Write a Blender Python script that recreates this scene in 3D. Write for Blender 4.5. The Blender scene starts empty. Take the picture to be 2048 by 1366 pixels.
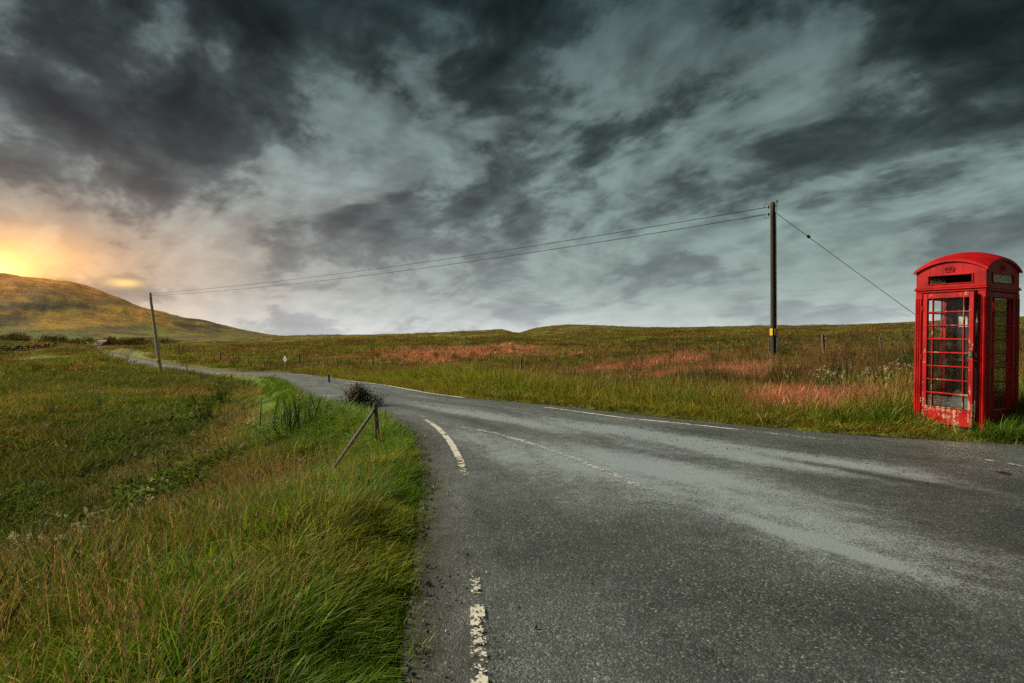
import bpy, math, random
import numpy as np
from mathutils import Vector, Matrix, Euler

# ------------------------------------------------------------------ camera
sc = bpy.context.scene
COL = sc.collection
F = 1200.0 / 2048.0          # focal length in image widths
CAM_H = 1.45
cam_d = bpy.data.cameras.new('camera')
cam_d.sensor_width = 36.0
cam_d.lens = 36.0 * F
cam_d.shift_y = -15.0 / 2048.0
cam_d.clip_start = 0.05
cam_d.clip_end = 12000.0
cam = bpy.data.objects.new('camera', cam_d)
COL.objects.link(cam)
cam.location = (0, 0, CAM_H)
cam.rotation_euler = (math.radians(90), 0, 0)
sc.camera = cam

# ------------------------------------------------------------------ render / exposure
sc.render.engine = 'CYCLES'
sc.view_settings.view_transform = 'Standard'
sc.view_settings.look = 'None'
sc.view_settings.exposure = 1.35
sc.view_settings.gamma = 1.0
sc.view_settings.use_curve_mapping = False
cy = sc.cycles
cy.use_denoising = False
cy.max_bounces = 4
cy.use_adaptive_sampling = True
cy.adaptive_threshold = 0.02
cy.diffuse_bounces = 2
cy.glossy_bounces = 3
cy.transmission_bounces = 2
cy.transparent_max_bounces = 8
cy.volume_bounces = 0
cy.sample_clamp_indirect = 0.8
cy.caustics_reflective = False
cy.caustics_refractive = False

SUN_AZ = math.radians(-72.0)     # from +Y, towards -X
SUN_EL = math.radians(33.0)
GLOW_AZ = math.radians(-41.5)    # the bright break in the cloud over the hill
GLOW_EL = math.radians(4.9)
SKY_STRENGTH = 0.41
CL_SEED = 26.6
CLOUD_BANKS = [  # where (photo pixels), how wide, heavier (+) or lighter (-)
    (120, 190, 190, .16), (500, 235, 120, .22), (700, 60, 200, .06), (1180, 100, 220, .03), (1930, 40, 240, .18), (1840, 240, 150, .14), (240, 330, 200, .12), (1420, 260, 200, .12),
    (430, 140, 130, -.26), (650, 330, 160, -.14), (1000, 300, 170, -.12), (1600, 480, 220, -.14)]

# ------------------------------------------------------------------ sky
class NT:
    """small helper round a node tree"""
    def __init__(s, tree):
        s.t = tree
    def n(s, typ, **kw):
        nd = s.t.nodes.new(typ)
        for k, v in kw.items():
            setattr(nd, k, v)
        return nd
    def link(s, a, b):
        s.t.links.new(a, b)
    def _in(s, sock, v):
        if hasattr(v, 'is_linked') or isinstance(v, bpy.types.NodeSocket):
            s.link(v, sock)
        elif v is not None:
            sock.default_value = v
    def m(s, op, a, b=None, c=None, clamp=False):
        nd = s.n('ShaderNodeMath', operation=op)
        nd.use_clamp = clamp
        s._in(nd.inputs[0], a)
        if b is not None: s._in(nd.inputs[1], b)
        if c is not None: s._in(nd.inputs[2], c)
        return nd.outputs[0]
    def sstep(s, x, a, b, lo=0.0, hi=1.0):
        nd = s.n('ShaderNodeMapRange', interpolation_type='SMOOTHSTEP')
        s._in(nd.inputs[0], x)
        nd.inputs[1].default_value = a; nd.inputs[2].default_value = b
        nd.inputs[3].default_value = lo; nd.inputs[4].default_value = hi
        return nd.outputs[0]
    def mix(s, f, a, b, blend='MIX'):
        nd = s.n('ShaderNodeMix', data_type='RGBA', blend_type=blend)
        s._in(nd.inputs[0], f)
        for i, v in ((6, a), (7, b)):
            if isinstance(v, (tuple, list)):
                nd.inputs[i].default_value = tuple(v) + ((1.0,) if len(v) == 3 else ())
            else:
                s._in(nd.inputs[i], v)
        return nd.outputs[2]
    def noise(s, vec, scale, detail=4.0, rough=0.55, dist=0.0, lac=2.0):
        nd = s.n('ShaderNodeTexNoise')
        if vec is not None: s.link(vec, nd.inputs['Vector'])
        nd.inputs['Scale'].default_value = scale
        nd.inputs['Detail'].default_value = detail
        nd.inputs['Roughness'].default_value = rough
        nd.inputs['Lacunarity'].default_value = lac
        nd.inputs['Distortion'].default_value = dist
        return nd.outputs[0]
    def ramp(s, x, stops, interp='LINEAR'):
        nd = s.n('ShaderNodeValToRGB')
        cr = nd.color_ramp
        cr.interpolation = interp
        while len(cr.elements) < len(stops): cr.elements.new(0.5)
        for e, (p, c) in zip(cr.elements, stops):
            e.position = p
            e.color = tuple(c) + (1.0,) if len(c) == 3 else c
        s._in(nd.inputs[0], x)
        return nd.outputs[0]
    def comb(s, x, y, z):
        nd = s.n('ShaderNodeCombineXYZ')
        for i, v in enumerate((x, y, z)): s._in(nd.inputs[i], v)
        return nd.outputs[0]

def build_world():
    w = bpy.data.worlds.new('World')
    sc.world = w
    w.use_nodes = True
    w.cycles.sampling_method = 'MANUAL'
    w.cycles.sample_map_resolution = 512
    w.node_tree.nodes.clear()
    T = NT(w.node_tree)
    tc = T.n('ShaderNodeTexCoord')
    nrm = T.n('ShaderNodeVectorMath', operation='NORMALIZE')
    T.link(tc.outputs['Generated'], nrm.inputs[0])
    sep = T.n('ShaderNodeSeparateXYZ')
    T.link(nrm.outputs[0], sep.inputs[0])
    x, y, z = sep.outputs
    z0 = T.m('MAXIMUM', z, 0.0)
    # clear sky behind the cloud
    sky = T.n('ShaderNodeTexSky', sky_type='NISHITA')
    sky.sun_disc = False
    sky.sun_elevation = SUN_EL
    sky.sun_rotation = SUN_AZ
    sky.air_density = 1.0; sky.dust_density = 2.0
    clear = T.mix(1.0, sky.outputs[0], (0.10, 0.10, 0.10), 'MULTIPLY')
    # cloud deck: direction projected on a level sheet
    zz = T.m('ADD', z0, 0.30)
    px = T.m('DIVIDE', x, zz)
    py = T.m('DIVIDE', y, zz)
    ca, sa = math.cos(math.radians(34)), math.sin(math.radians(34))
    # u runs along the wind (towards azimuth -34), v across it
    u = T.m('ADD', T.m('MULTIPLY', px, -sa), T.m('MULTIPLY', py, ca))
    v = T.m('ADD', T.m('MULTIPLY', px, ca), T.m('MULTIPLY', py, sa))
    wp = T.n('ShaderNodeTexNoise'); T.link(T.comb(u, v, 3.0), wp.inputs['Vector']); wp.inputs['Scale'].default_value = 1.6; wp.inputs['Detail'].default_value = 2.0
    ws = T.n('ShaderNodeSeparateXYZ'); T.link(wp.outputs['Color'], ws.inputs[0])
    v2 = T.m('ADD', v, T.m('MULTIPLY', T.m('SUBTRACT', ws.outputs[0], 0.5), 0.30))
    u2 = T.m('MULTIPLY', T.m('ADD', u, T.m('MULTIPLY', T.m('SUBTRACT', ws.outputs[1], 0.5), 0.30)), 0.80)
    big = T.noise(T.comb(u2, v2, CL_SEED), 2.0, 9.0, 0.57)
    off = T.noise(T.comb(T.m('ADD', u2, 0.035), T.m('SUBTRACT', v2, 0.05), CL_SEED), 2.0, 5.0, 0.56)
    fin = T.noise(T.comb(T.m('MULTIPLY', u, 0.75), v, CL_SEED + 20.0), 7.0, 7.0, 0.66)
    relief = T.m('SUBTRACT', off, big)                         # side of a billow that looks to the light
    dens = T.m('ADD', T.m('MULTIPLY', big, 2.1), T.m('MULTIPLY', fin, 0.46))
    dens = T.m('SUBTRACT', dens, 0.63)
    # the banks of heavy cloud and the lighter gaps that the weather has right now
    dv = T.comb(x, y, T.m('MULTIPLY', z, 1.9))
    for (cx, cy_, rx, amp) in CLOUD_BANKS:
        tx, tz = (cx - 1024) / 1200.0, (668 - cy_) / 1200.0
        l = math.sqrt(1 + tx * tx + tz * tz)
        ds = T.n('ShaderNodeVectorMath', operation='DISTANCE'); T.link(dv, ds.inputs[0]); ds.inputs[1].default_value = (tx / l, 1 / l, 1.9 * tz / l)
        q = T.m('MULTIPLY', ds.outputs['Value'], 1200.0 / rx)
        e = T.m('EXPONENT', T.m('MULTIPLY', T.m('MULTIPLY', q, q), -1.0))
        dens = T.m('MULTIPLY_ADD', e, amp, dens)
    dens = T.m('ADD', dens, T.m('MULTIPLY', T.m('MINIMUM', z0, 0.45), 0.46))
    dark = T.m('ADD', T.m('MULTIPLY', T.sstep(dens, 0.34, 1.18), 0.60), T.m('MULTIPLY', T.sstep(dens, 0.66, 0.86), 0.40))                          # 0 thin, 1 heavy
    # brightness of thin / heavy cloud with height over the horizon
    thin = T.ramp(z0, [(0.0, (0.62, 0.66, 0.63)), (0.03, (0.46, 0.53, 0.505)), (0.08, (0.285, 0.36, 0.335)), (0.18, (0.205, 0.278, 0.26)),
                       (0.30, (0.165, 0.232, 0.220)), (0.40, (0.115, 0.162, 0.160)), (0.47, (0.07, 0.11, 0.115)), (1.0, (0.11, 0.16, 0.16))])
    heavy = T.ramp(z0, [(0.0, (0.42, 0.45, 0.45)), (0.03, (0.31, 0.35, 0.355)), (0.08, (0.185, 0.222, 0.226)), (0.18, (0.068, 0.092, 0.094)),
                        (0.30, (0.0165, 0.028, 0.0285)), (0.42, (0.0085, 0.0160, 0.0168)), (0.6, (0.009, 0.016, 0.017)), (1.0, (0.014, 0.021, 0.023))])
    cloud = T.mix(dark, thin, heavy)
    rl = T.sstep(relief, -0.10, 0.10, 0.72, 1.30)
    cloud = T.mix(T.sstep(z0, 0.02, 0.22, 0.25, 1.0), cloud, T.mix(1.0, cloud, T.comb(rl, rl, rl), 'MULTIPLY'))
    gap = T.sstep(dens, 0.36, 0.46, 0.10, 0.0)
    col = T.mix(gap, cloud, clear)
    # the low sun behind the cloud
    sv = (math.sin(GLOW_AZ) * math.cos(GLOW_EL), math.cos(GLOW_AZ) * math.cos(GLOW_EL), math.sin(GLOW_EL))
    dx = T.m('SUBTRACT', x, sv[0]); dy = T.m('SUBTRACT', y, sv[1]); dz = T.m('SUBTRACT', z, sv[2])
    h2 = T.m('ADD', T.m('MULTIPLY', dx, dx), T.m('MULTIPLY', dy, dy))
    v_ = T.m('MULTIPLY', T.m('MULTIPLY', dz, dz), 6.0)
    r2 = T.m('ADD', h2, v_)
    n2 = T.m('ADD', 0.45, T.m('MULTIPLY', T.m('SUBTRACT', 1.0, dark), 0.85))
    def glow(s2, amp):
        return T.m('MULTIPLY', T.m('EXPONENT', T.m('MULTIPLY', r2, -1.0 / s2)), amp)
    warm = T.m('EXPONENT', T.m('MULTIPLY', r2, -1.0 / 0.055))
    col = T.mix(T.m('MULTIPLY', warm, 0.9), col, T.mix(1.0, col, (1.0, 0.60, 0.30), 'MULTIPLY'))
    g1 = glow(0.0012, 1.3)
    g2 = T.m('MULTIPLY', glow(0.0105, 0.95), n2)
    zq = T.m('MULTIPLY', T.m('MULTIPLY', dz, dz), 12.0)
    g3 = T.m('MULTIPLY', T.m('EXPONENT', T.m('MULTIPLY', T.m('ADD', h2, zq), -1.0 / 0.15)), T.m('MULTIPLY', n2, 0.19))
    g5 = T.m('MULTIPLY', glow(0.34, 0.105), n2)
    def tint(g, c):
        return T.mix(1.0, T.comb(g, g, g), c, 'MULTIPLY')
    col = T.mix(1.0, col, tint(g1, (1.0, 0.66, 0.18)), 'ADD')
    col = T.mix(1.0, col, tint(g2, (1.0, 0.42, 0.03)), 'ADD')
    col = T.mix(1.0, col, tint(g3, (1.0, 0.46, 0.12)), 'ADD')
    col = T.mix(1.0, col, tint(g5, (0.95, 0.63, 0.78)), 'ADD')
    # a small break in the cloud right of the sun
    bx, bz = (250 - 1024) / 1200.0, (668 - 566) / 1200.0
    l = math.sqrt(1 + bx * bx + bz * bz)
    bvec = (bx / l, 1 / l, bz / l)
    ex = T.m('SUBTRACT', x, bvec[0]); ey = T.m('SUBTRACT', y, bvec[1]); ez = T.m('SUBTRACT', z, bvec[2])
    rr = T.m('ADD', T.m('MULTIPLY', T.m('ADD', T.m('MULTIPLY', ex, ex), T.m('MULTIPLY', ey, ey)), 1 / 0.00035), T.m('MULTIPLY', T.m('MULTIPLY', ez, ez), 1 / 0.000035))
    g4 = T.m('MULTIPLY', T.m('EXPONENT', T.m('MULTIPLY', rr, -1.0)), 0.75)
    col = T.mix(1.0, col, tint(g4, (1.0, 0.62, 0.10)), 'ADD')
    # below the horizon: dull ground bounce
    col = T.mix(T.sstep(z, -0.06, 0.0), (0.05, 0.055, 0.03), col)
    bg = T.n('ShaderNodeBackground')
    T.link(col, bg.inputs['Color'])
    bg.inputs['Strength'].default_value = SKY_STRENGTH
    out = T.n('ShaderNodeOutputWorld')
    T.link(bg.outputs[0], out.inputs[0])
build_world()

# ------------------------------------------------------------------ sun
sd = bpy.data.lights.new('sun', 'SUN')
sd.energy = 3.1
sd.angle = math.radians(20.0)
sd.color = (1.0, 0.87, 0.68)
sun = bpy.data.objects.new('sun', sd)
COL.objects.link(sun)
sdir = Vector((math.sin(SUN_AZ) * math.cos(SUN_EL), math.cos(SUN_AZ) * math.cos(SUN_EL), math.sin(SUN_EL)))
sun.rotation_euler = (-sdir).to_track_quat('-Z', 'Y').to_euler()
sun.location = (-60, 60, 40)

# ------------------------------------------------------------------ helpers
rng = np.random.default_rng(7)
random.seed(7)

def tag(o, label=None, cat=None, group=None, kind=None):
    if label: o['label'] = label
    if cat: o['category'] = cat
    if group: o['group'] = group
    if kind: o['kind'] = kind
    return o

class MB:
    def __init__(s):
        s.v = []; s.f = []; s.c = []
    def add(s, vs, fs):
        k = len(s.v)
        s.v.extend([tuple(p) for p in vs])
        s.f.extend([tuple(i + k for i in f) for f in fs])
        return s
    def box(s, x0, x1, y0, y1, z0, z1, M=None, bev=0.0):
        if bev > 0:
            b = min(bev, (x1 - x0) * .45, (y1 - y0) * .45, (z1 - z0) * .45)
            vs = []
            for zi in (z0, z1):
                for yi in (y0, y1):
                    for xi in (x0, x1):
                        sx = 1 if xi == x0 else -1; sy = 1 if yi == y0 else -1; sz = 1 if zi == z0 else -1
                        vs += [(xi, yi + sy * b, zi + sz * b), (xi + sx * b, yi, zi + sz * b), (xi + sx * b, yi + sy * b, zi)]
            def i(ix, iy, iz, k): return ((iz * 2 + iy) * 2 + ix) * 3 + k
            fs = []
            for a in (0, 1):
                q = [i(a, 0, 0, 0), i(a, 1, 0, 0), i(a, 1, 1, 0), i(a, 0, 1, 0)]
                fs.append(q if a else q[::-1])
                q = [i(0, a, 0, 1), i(0, a, 1, 1), i(1, a, 1, 1), i(1, a, 0, 1)]
                fs.append(q if a else q[::-1])
                q = [i(0, 0, a, 2), i(1, 0, a, 2), i(1, 1, a, 2), i(0, 1, a, 2)]
                fs.append(q if a else q[::-1])
            for a in (0, 1):
                for c in (0, 1):
                    fs.append([i(a, c, 0, 0), i(a, c, 1, 0), i(a, c, 1, 1), i(a, c, 0, 1)])
                    fs.append([i(a, 0, c, 0), i(a, 1, c, 0), i(a, 1, c, 2), i(a, 0, c, 2)])
                    fs.append([i(0, a, c, 1), i(1, a, c, 1), i(1, a, c, 2), i(0, a, c, 2)])
                    for e in (0, 1):
                        fs.append([i(a, c, e, 0), i(a, c, e, 1), i(a, c, e, 2)])
        else:
            vs = [(x0, y0, z0), (x1, y0, z0), (x1, y1, z0), (x0, y1, z0), (x0, y0, z1), (x1, y0, z1), (x1, y1, z1), (x0, y1, z1)]
            fs = [(3, 2, 1, 0), (4, 5, 6, 7), (0, 1, 5, 4), (1, 2, 6, 5), (2, 3, 7, 6), (3, 0, 4, 7)]
        if M is not None: vs = [tuple(M @ Vector(p)) for p in vs]
        return s.add(vs, fs)
    def tube(s, pts, rad, n=8, cap=True):
        pts = [Vector(p) for p in pts]
        rads = rad if isinstance(rad, (list, tuple)) else [rad] * len(pts)
        k = len(s.v)
        prev = None
        for j, p in enumerate(pts):
            t = (pts[min(j + 1, len(pts) - 1)] - pts[max(j - 1, 0)]).normalized()
            if prev is None:
                a = Vector((0, 0, 1)) if abs(t.z) < 0.9 else Vector((1, 0, 0))
                prev = t.cross(a).normalized()
            prev = (prev - t * prev.dot(t)).normalized()
            b = t.cross(prev)
            for i in range(n):
                an = 2 * math.pi * i / n
                s.v.append(tuple(p + (prev * math.cos(an) + b * math.sin(an)) * rads[j]))
        for j in range(len(pts) - 1):
            for i in range(n):
                a = k + j * n + i; b_ = k + j * n + (i + 1) % n
                s.f.append((a, b_, b_ + n, a + n))
        if cap:
            s.f.append(tuple(k + i for i in range(n))[::-1])
            s.f.append(tuple(k + (len(pts) - 1) * n + i for i in range(n)))
        return s
    def build(s, name, mat, parent=None, smooth=False, fix=True):
        me = bpy.data.meshes.new(name)
        me.from_pydata(s.v, [], s.f)
        if fix:
            import bmesh
            bm = bmesh.new(); bm.from_mesh(me)
            bmesh.ops.recalc_face_normals(bm, faces=bm.faces)
            bm.to_mesh(me); bm.free()
        if smooth:
            me.polygons.foreach_set('use_smooth', [True] * len(me.polygons))
        if mat is not None: me.materials.append(mat)
        o = bpy.data.objects.new(name, me)
        COL.objects.link(o)
        if parent is not None: o.parent = parent
        return o

def empty(name, loc=(0, 0, 0), rot=(0, 0, 0)):
    o = bpy.data.objects.new(name, None)
    COL.objects.link(o)
    o.location = loc; o.rotation_euler = rot
    o.empty_display_size = 0.2
    return o

def material(name):
    m = bpy.data.materials.new(name)
    m.use_nodes = True
    m.node_tree.nodes.clear()
    T = NT(m.node_tree)
    out = T.n('ShaderNodeOutputMaterial')
    b = T.n('ShaderNodeBsdfPrincipled')
    T.link(b.outputs[0], out.inputs[0])
    return m, T, b, out

def P(px, py, Y):
    """a point of the place from where it shows in the photograph and how far away it is"""
    return ((px - 1024) / 1200.0 * Y, Y, CAM_H - (py - 668) / 1200.0 * Y)

# value noise in numpy -------------------------------------------------
_perm = rng.random((256, 256))
def vnoise(x, y):
    xi = np.floor(x).astype(int); yi = np.floor(y).astype(int)
    fx = x - xi; fy = y - yi
    fx = fx * fx * (3 - 2 * fx); fy = fy * fy * (3 - 2 * fy)
    a = _perm[xi % 256, yi % 256]; b = _perm[(xi + 1) % 256, yi % 256]
    c = _perm[xi % 256, (yi + 1) % 256]; d = _perm[(xi + 1) % 256, (yi + 1) % 256]
    return (a * (1 - fx) + b * fx) * (1 - fy) + (c * (1 - fx) + d * fx) * fy
def fbm(x, y, s, oct=4, gain=0.5, off=0.0):
    v = 0; a = 1; t = 0
    x = np.asarray(x) * s + off; y = np.asarray(y) * s + off * 1.7
    for i in range(oct):
        v = v + a * vnoise(x + 17.3 * i, y - 9.1 * i); t += a
        a *= gain; x = x * 2.03; y = y * 2.03
    return v / t
def sm(x, a, b):
    t = np.clip((x - a) / (b - a), 0, 1)
    return t * t * (3 - 2 * t)

# ------------------------------------------------------------------ road course
PAIRS = [  # left edge (x, y), right edge (x, y), z
    ((.75, -9.0), (30, -9.0), 0), ((.30, -4.5), (24, -2.0), 0), ((-.05, -1), (18, 3.2), 0), ((-.36, 1.5), (13, 5.9), 0), ((-.50, 2.5), (10, 7.0), 0), ((-.62, 3.5), (8.2, 7.62), 0),
    ((-.80, 5), (6.6, 8.02), 0), ((-1.0, 6.4), (5.1, 8.65), 0), ((-1.27, 7.8), (3.79, 9.56), 0), ((-1.75, 9.3), (2.45, 10.75), 0),
    ((-2.6, 11), (.8, 12.3), 0), ((-3.9, 12.9), (-.8, 13.8), -.03), ((-5.0, 14.7), (-2.08, 16.2), -.13), ((-7.5, 20.7), (-4.47, 22), -.42),
    ((-11.4, 29.8), (-8.4, 31), -.93), ((-16.3, 40.5), (-13.4, 42), -1.49), ((-24.5, 55.9), (-21.9, 58), -2.32), ((-35.2, 67.6), (-32.9, 70), -2.87),
    ((-49.5, 81.9), (-47, 84), -2.96), ((-72.7, 109.9), (-70.1, 112), -3.1), ((-105, 148), (-102.4, 150), -2.9), ((-131.5, 178), (-129, 180), -3.2), ((-153, 213), (-150, 215), -5.2)]
def catmull(pts, n):
    pts = np.array(pts, float)
    ext = np.vstack([2 * pts[0] - pts[1], pts, 2 * pts[-1] - pts[-2]])
    out = []
    for i in range(1, len(ext) - 2):
        p0, p1, p2, p3 = ext[i - 1], ext[i], ext[i + 1], ext[i + 2]
        for t in np.linspace(0, 1, n, endpoint=False):
            out.append(0.5 * ((2 * p1) + (-p0 + p2) * t + (2 * p0 - 5 * p1 + 4 * p2 - p3) * t * t + (-p0 + 3 * p1 - 3 * p2 + p3) * t ** 3))
    out.append(ext[-2])
    return np.array(out)
NSUB = 8
LE = catmull([(a[0], a[1], z) for a, b, z in PAIRS], NSUB)
RE = catmull([(b[0], b[1], z) for a, b, z in PAIRS], NSUB)

def dist_poly(X, Y, L):
    best = np.full(X.shape, 1e9); bz = np.zeros(X.shape)
    for i in range(len(L) - 1):
        ax, ay, az = L[i]; bx, by, bzz = L[i + 1]
        dx, dy = bx - ax, by - ay
        l2 = dx * dx + dy * dy + 1e-12
        t = np.clip(((X - ax) * dx + (Y - ay) * dy) / l2, 0, 1)
        d = (X - ax - t * dx) ** 2 + (Y - ay - t * dy) ** 2
        m = d < best
        best = np.where(m, d, best); bz = np.where(m, az + t * (bzz - az), bz)
    return np.sqrt(best), bz
ROADPOLY = np.vstack([LE[:, :2], RE[::-1, :2]])
def in_poly(X, Y, Q):
    ins = np.zeros(X.shape, bool)
    n = len(Q)
    for i in range(n):
        x1, y1 = Q[i]; x2, y2 = Q[(i + 1) % n]
        if y1 == y2: continue
        c = ((y1 > Y) != (y2 > Y)) & (X < (x2 - x1) * (Y - y1) / (y2 - y1) + x1)
        ins ^= c
    return ins
def road_info(X, Y):
    """left?, distance to the tarmac edge (negative on the tarmac), road height there"""
    dl, zl = dist_poly(X, Y, LE)
    dr, zr = dist_poly(X, Y, RE)
    left = dl < dr
    d = np.minimum(dl, dr)
    z = np.where(left, zl, zr)
    d = np.where(in_poly(X, Y, ROADPOLY), -d, d)
    return left, d, z

# ------------------------------------------------------------------ terrain heights
GP = [(0, 0, 0), (0, -10, 0), (8, -10, 0), (20, -6, .1), (16, 8, .25), (-3, -6, -.1), (-10, -6, -.9), (-25, -12, -1.4), (30, 10, .6),
      (3, 4, 0), (2, 9, 0), (6, 8.2, .04), (9, 10, .22), (7, 9.5, .12),
      (-1.15, 3, .10), (-2.2, 3, .02), (-3.3, 4, -.35), (-5, 5, -1.05), (-8, 6, -1.5), (-4, 8, -1.0), (-6.5, 10, -1.45), (-2.1, 6, -.14), (-1.95, 8.5, -.38), (-1.6, 7.2, -.18),
      (-3.0, 9, -.75), (-3.2, 11.5, -.12), (-5.4, 14, -.42), (-6.5, 12, -1.25), (-9, 20, -.98), (-13.5, 29, -1.62), (-13, 16, -1.65), (-22, 30, -2.0), (-19.5, 40, -2.35), (-35, 60, -2.75),
      (-32, 20, -1.75), (-60, 50, -2.6), (-62, 80, -3.2), (-100, 120, -3.2), (-80, 40, -2.4), (-28, 52, -3.0)]
GP += [P(100, 689, 125), P(40, 690, 125), P(-60, 690, 125), P(180, 700, 140), P(-300, 690, 160)]
GP += [P(1600, 805, 13.2), P(1300, 800, 14.2), P(1100, 782, 19), P(1600, 745, 23), P(1400, 757, 23), P(1548, 722, 31), P(1765, 713, 31), P(1900, 704, 30), P(2200, 695, 30), P(2300, 790, 12),
       P(1180, 750, 40), P(960, 757, 45), P(850, 752, 50), P(700, 740, 61), P(572, 743, 61.5), P(480, 736, 76), P(1250, 718, 56), P(1000, 708, 80), P(820, 715, 85), P(1200, 688, 120), P(950, 692, 130),
       P(1500, 694, 70), P(1800, 684, 70), P(2200, 672, 70), P(1800, 664, 130), P(1450, 672, 140), P(1170, 652, 260), P(1400, 656, 300), P(1550, 652, 240), P(1800, 650, 220), P(2044, 637, 270), P(2300, 620, 300), P(1000, 661, 290),
       P(850, 667, 300), P(700, 671, 300), P(600, 673, 280), P(530, 674, 300), P(700, 690, 140), P(550, 695, 130), P(450, 694, 150), P(350, 702, 120), P(250, 694, 215), P(330, 690, 250), P(215, 693.5, 260)]
GP += [(0, 620, 0), (120, 600, 1), (300, 600, 4), (-100, 520, -3), (500, 500, 10), (0, 1200, -8), (600, 1000, 0), (-150, 900, -5)]
# the hill on the left
GP += [(-225, 330, -5.5), P(0, 690, 330), P(-250, 690, 330), P(480, 683, 470), P(380, 684, 420), P(520, 672.5, 620), P(470, 661, 640), P(430, 650, 640), P(330, 621, 650), P(290, 617, 650), P(245, 596, 650), P(165, 570, 650), P(130, 566, 650), P(60, 551, 630), P(0, 549, 620), P(-250, 505, 600), P(-700, 470, 560),
       P(100, 630, 470), P(250, 655, 480), P(0, 615, 450), P(-300, 590, 430), P(350, 660, 530), P(300, 655, 900), P(420, 690, 850), P(560, 692, 900), P(700, 690, 1000), P(100, 610, 950), P(-200, 580, 950), P(-600, 560, 900), (-700, 300, 20), (-500, 100, 5), (-300, -50, 0), (-1000, 0, 20), (0, -300, 0), (400, -100, 3)]
GP = np.array(GP, float)
def wxy(X, Y): return np.stack([np.arcsinh(np.asarray(X) / 9.0), np.arcsinh(np.asarray(Y) / 9.0)], -1)
def _tk(r2): return 0.5 * r2 * np.log(r2 + 1e-9)
_G = wxy(GP[:, 0], GP[:, 1])
_K = _tk(((_G[:, None] - _G[None]) ** 2).sum(-1)) + np.eye(len(_G)) * 2e-3
_Pm = np.hstack([np.ones((len(_G), 1)), _G])
# heights are interpolated divided by distance so that far hills do not ring near the camera
def dsc(X, Y): return 4.0 + np.hypot(X, Y)
_A = np.block([[_K, _Pm], [_Pm.T, np.zeros((3, 3))]])
_sol = np.linalg.solve(_A, np.concatenate([GP[:, 2] / dsc(GP[:, 0], GP[:, 1]), np.zeros(3)]))
def tps(X, Y):
    q = wxy(X, Y)
    out = np.full(X.shape, _sol[-3]) + _sol[-2] * q[..., 0] + _sol[-1] * q[..., 1]
    for i in range(len(_G)):
        out = out + _sol[i] * _tk((q[..., 0] - _G[i, 0]) ** 2 + (q[..., 1] - _G[i, 1]) ** 2)
    return out * dsc(X, Y)
def height(X, Y, info=None):
    X = np.asarray(X, float); Y = np.asarray(Y, float)
    left, d, rz = info if info is not None else road_info(X, Y)
    r = np.hypot(X, Y)
    z = np.clip(tps(X, Y), -40, 110)
    z = z + sm(r, 700, 2500) * (-35 - z)
    dd = np.maximum(d, 0)
    # uneven moor: tussocks, hags, gullies on the hill
    a = sm(dd, 0.3, 3.0)
    z = z + a * (0.22 * (fbm(X, Y, 0.55, 3) - .5) + sm(r, 20, 80) * 1.1 * (fbm(X, Y, 0.07, 4, .55, 3.0) - .5))
    hill = sm(z, 2, 22) * sm(-X, 60, 160)
    z = z + hill * (9.0 * (fbm(X + .5 * Y, Y * .4, 0.022, 6, .58, 9.0) - .5))
    out = rz - 0.012 + 0.05 * sm(dd, 0.0, 0.35) * (0.4 + fbm(X, Y, 2.2, 2, .5, 5.0))
    t = np.where(left, sm(dd, 0.12, 0.85), sm(dd, 0.15, 1.3))
    zo = out * (1 - t) + z * t
    zin = rz - 0.012 - 0.10 * sm(-d, 0.0, 0.4)
    return np.where(d < 0, zin, zo)

# ------------------------------------------------------------------ ground colours (albedo)
C_SOIL = np.array((.030, .024, .016)); C_TURF = np.array((.140, .182, .020)); C_LUSH = np.array((.082, .172, .012)); C_OLIVE = np.array((.135, .142, .024))
C_BROWN = np.array((.145, .095, .026)); C_FLARE_RUSSET = np.array((.42, .195, .128)); C_BOG = np.array((.050, .080, .014)); C_STRAW = np.array((.27, .20, .080)); C_GOLD = np.array((.33, .175, .010)); C_HEATH = np.array((.062, .048, .020))
FLARE_PATCH = [  # reddish grass, partly lens-flare pink painted into its colour: x, y, half-length, half-width, turn, strength
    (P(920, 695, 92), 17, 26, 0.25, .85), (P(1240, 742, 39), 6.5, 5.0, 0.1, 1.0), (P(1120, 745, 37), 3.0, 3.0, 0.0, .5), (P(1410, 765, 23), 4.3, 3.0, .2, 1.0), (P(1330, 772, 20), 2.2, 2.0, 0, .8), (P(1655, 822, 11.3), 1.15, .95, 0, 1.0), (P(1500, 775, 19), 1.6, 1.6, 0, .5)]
def flare_russet(X, Y):  # mask of the patches that carry the flare pink
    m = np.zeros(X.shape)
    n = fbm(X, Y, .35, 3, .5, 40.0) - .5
    for (c, a, b, th, k) in FLARE_PATCH:
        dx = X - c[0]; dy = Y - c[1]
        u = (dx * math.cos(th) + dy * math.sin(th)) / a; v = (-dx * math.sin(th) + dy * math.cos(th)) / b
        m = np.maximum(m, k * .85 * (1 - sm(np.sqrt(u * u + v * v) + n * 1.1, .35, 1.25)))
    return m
def lerp(a, b, t): return a + (b - a) * t[..., None]
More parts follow.
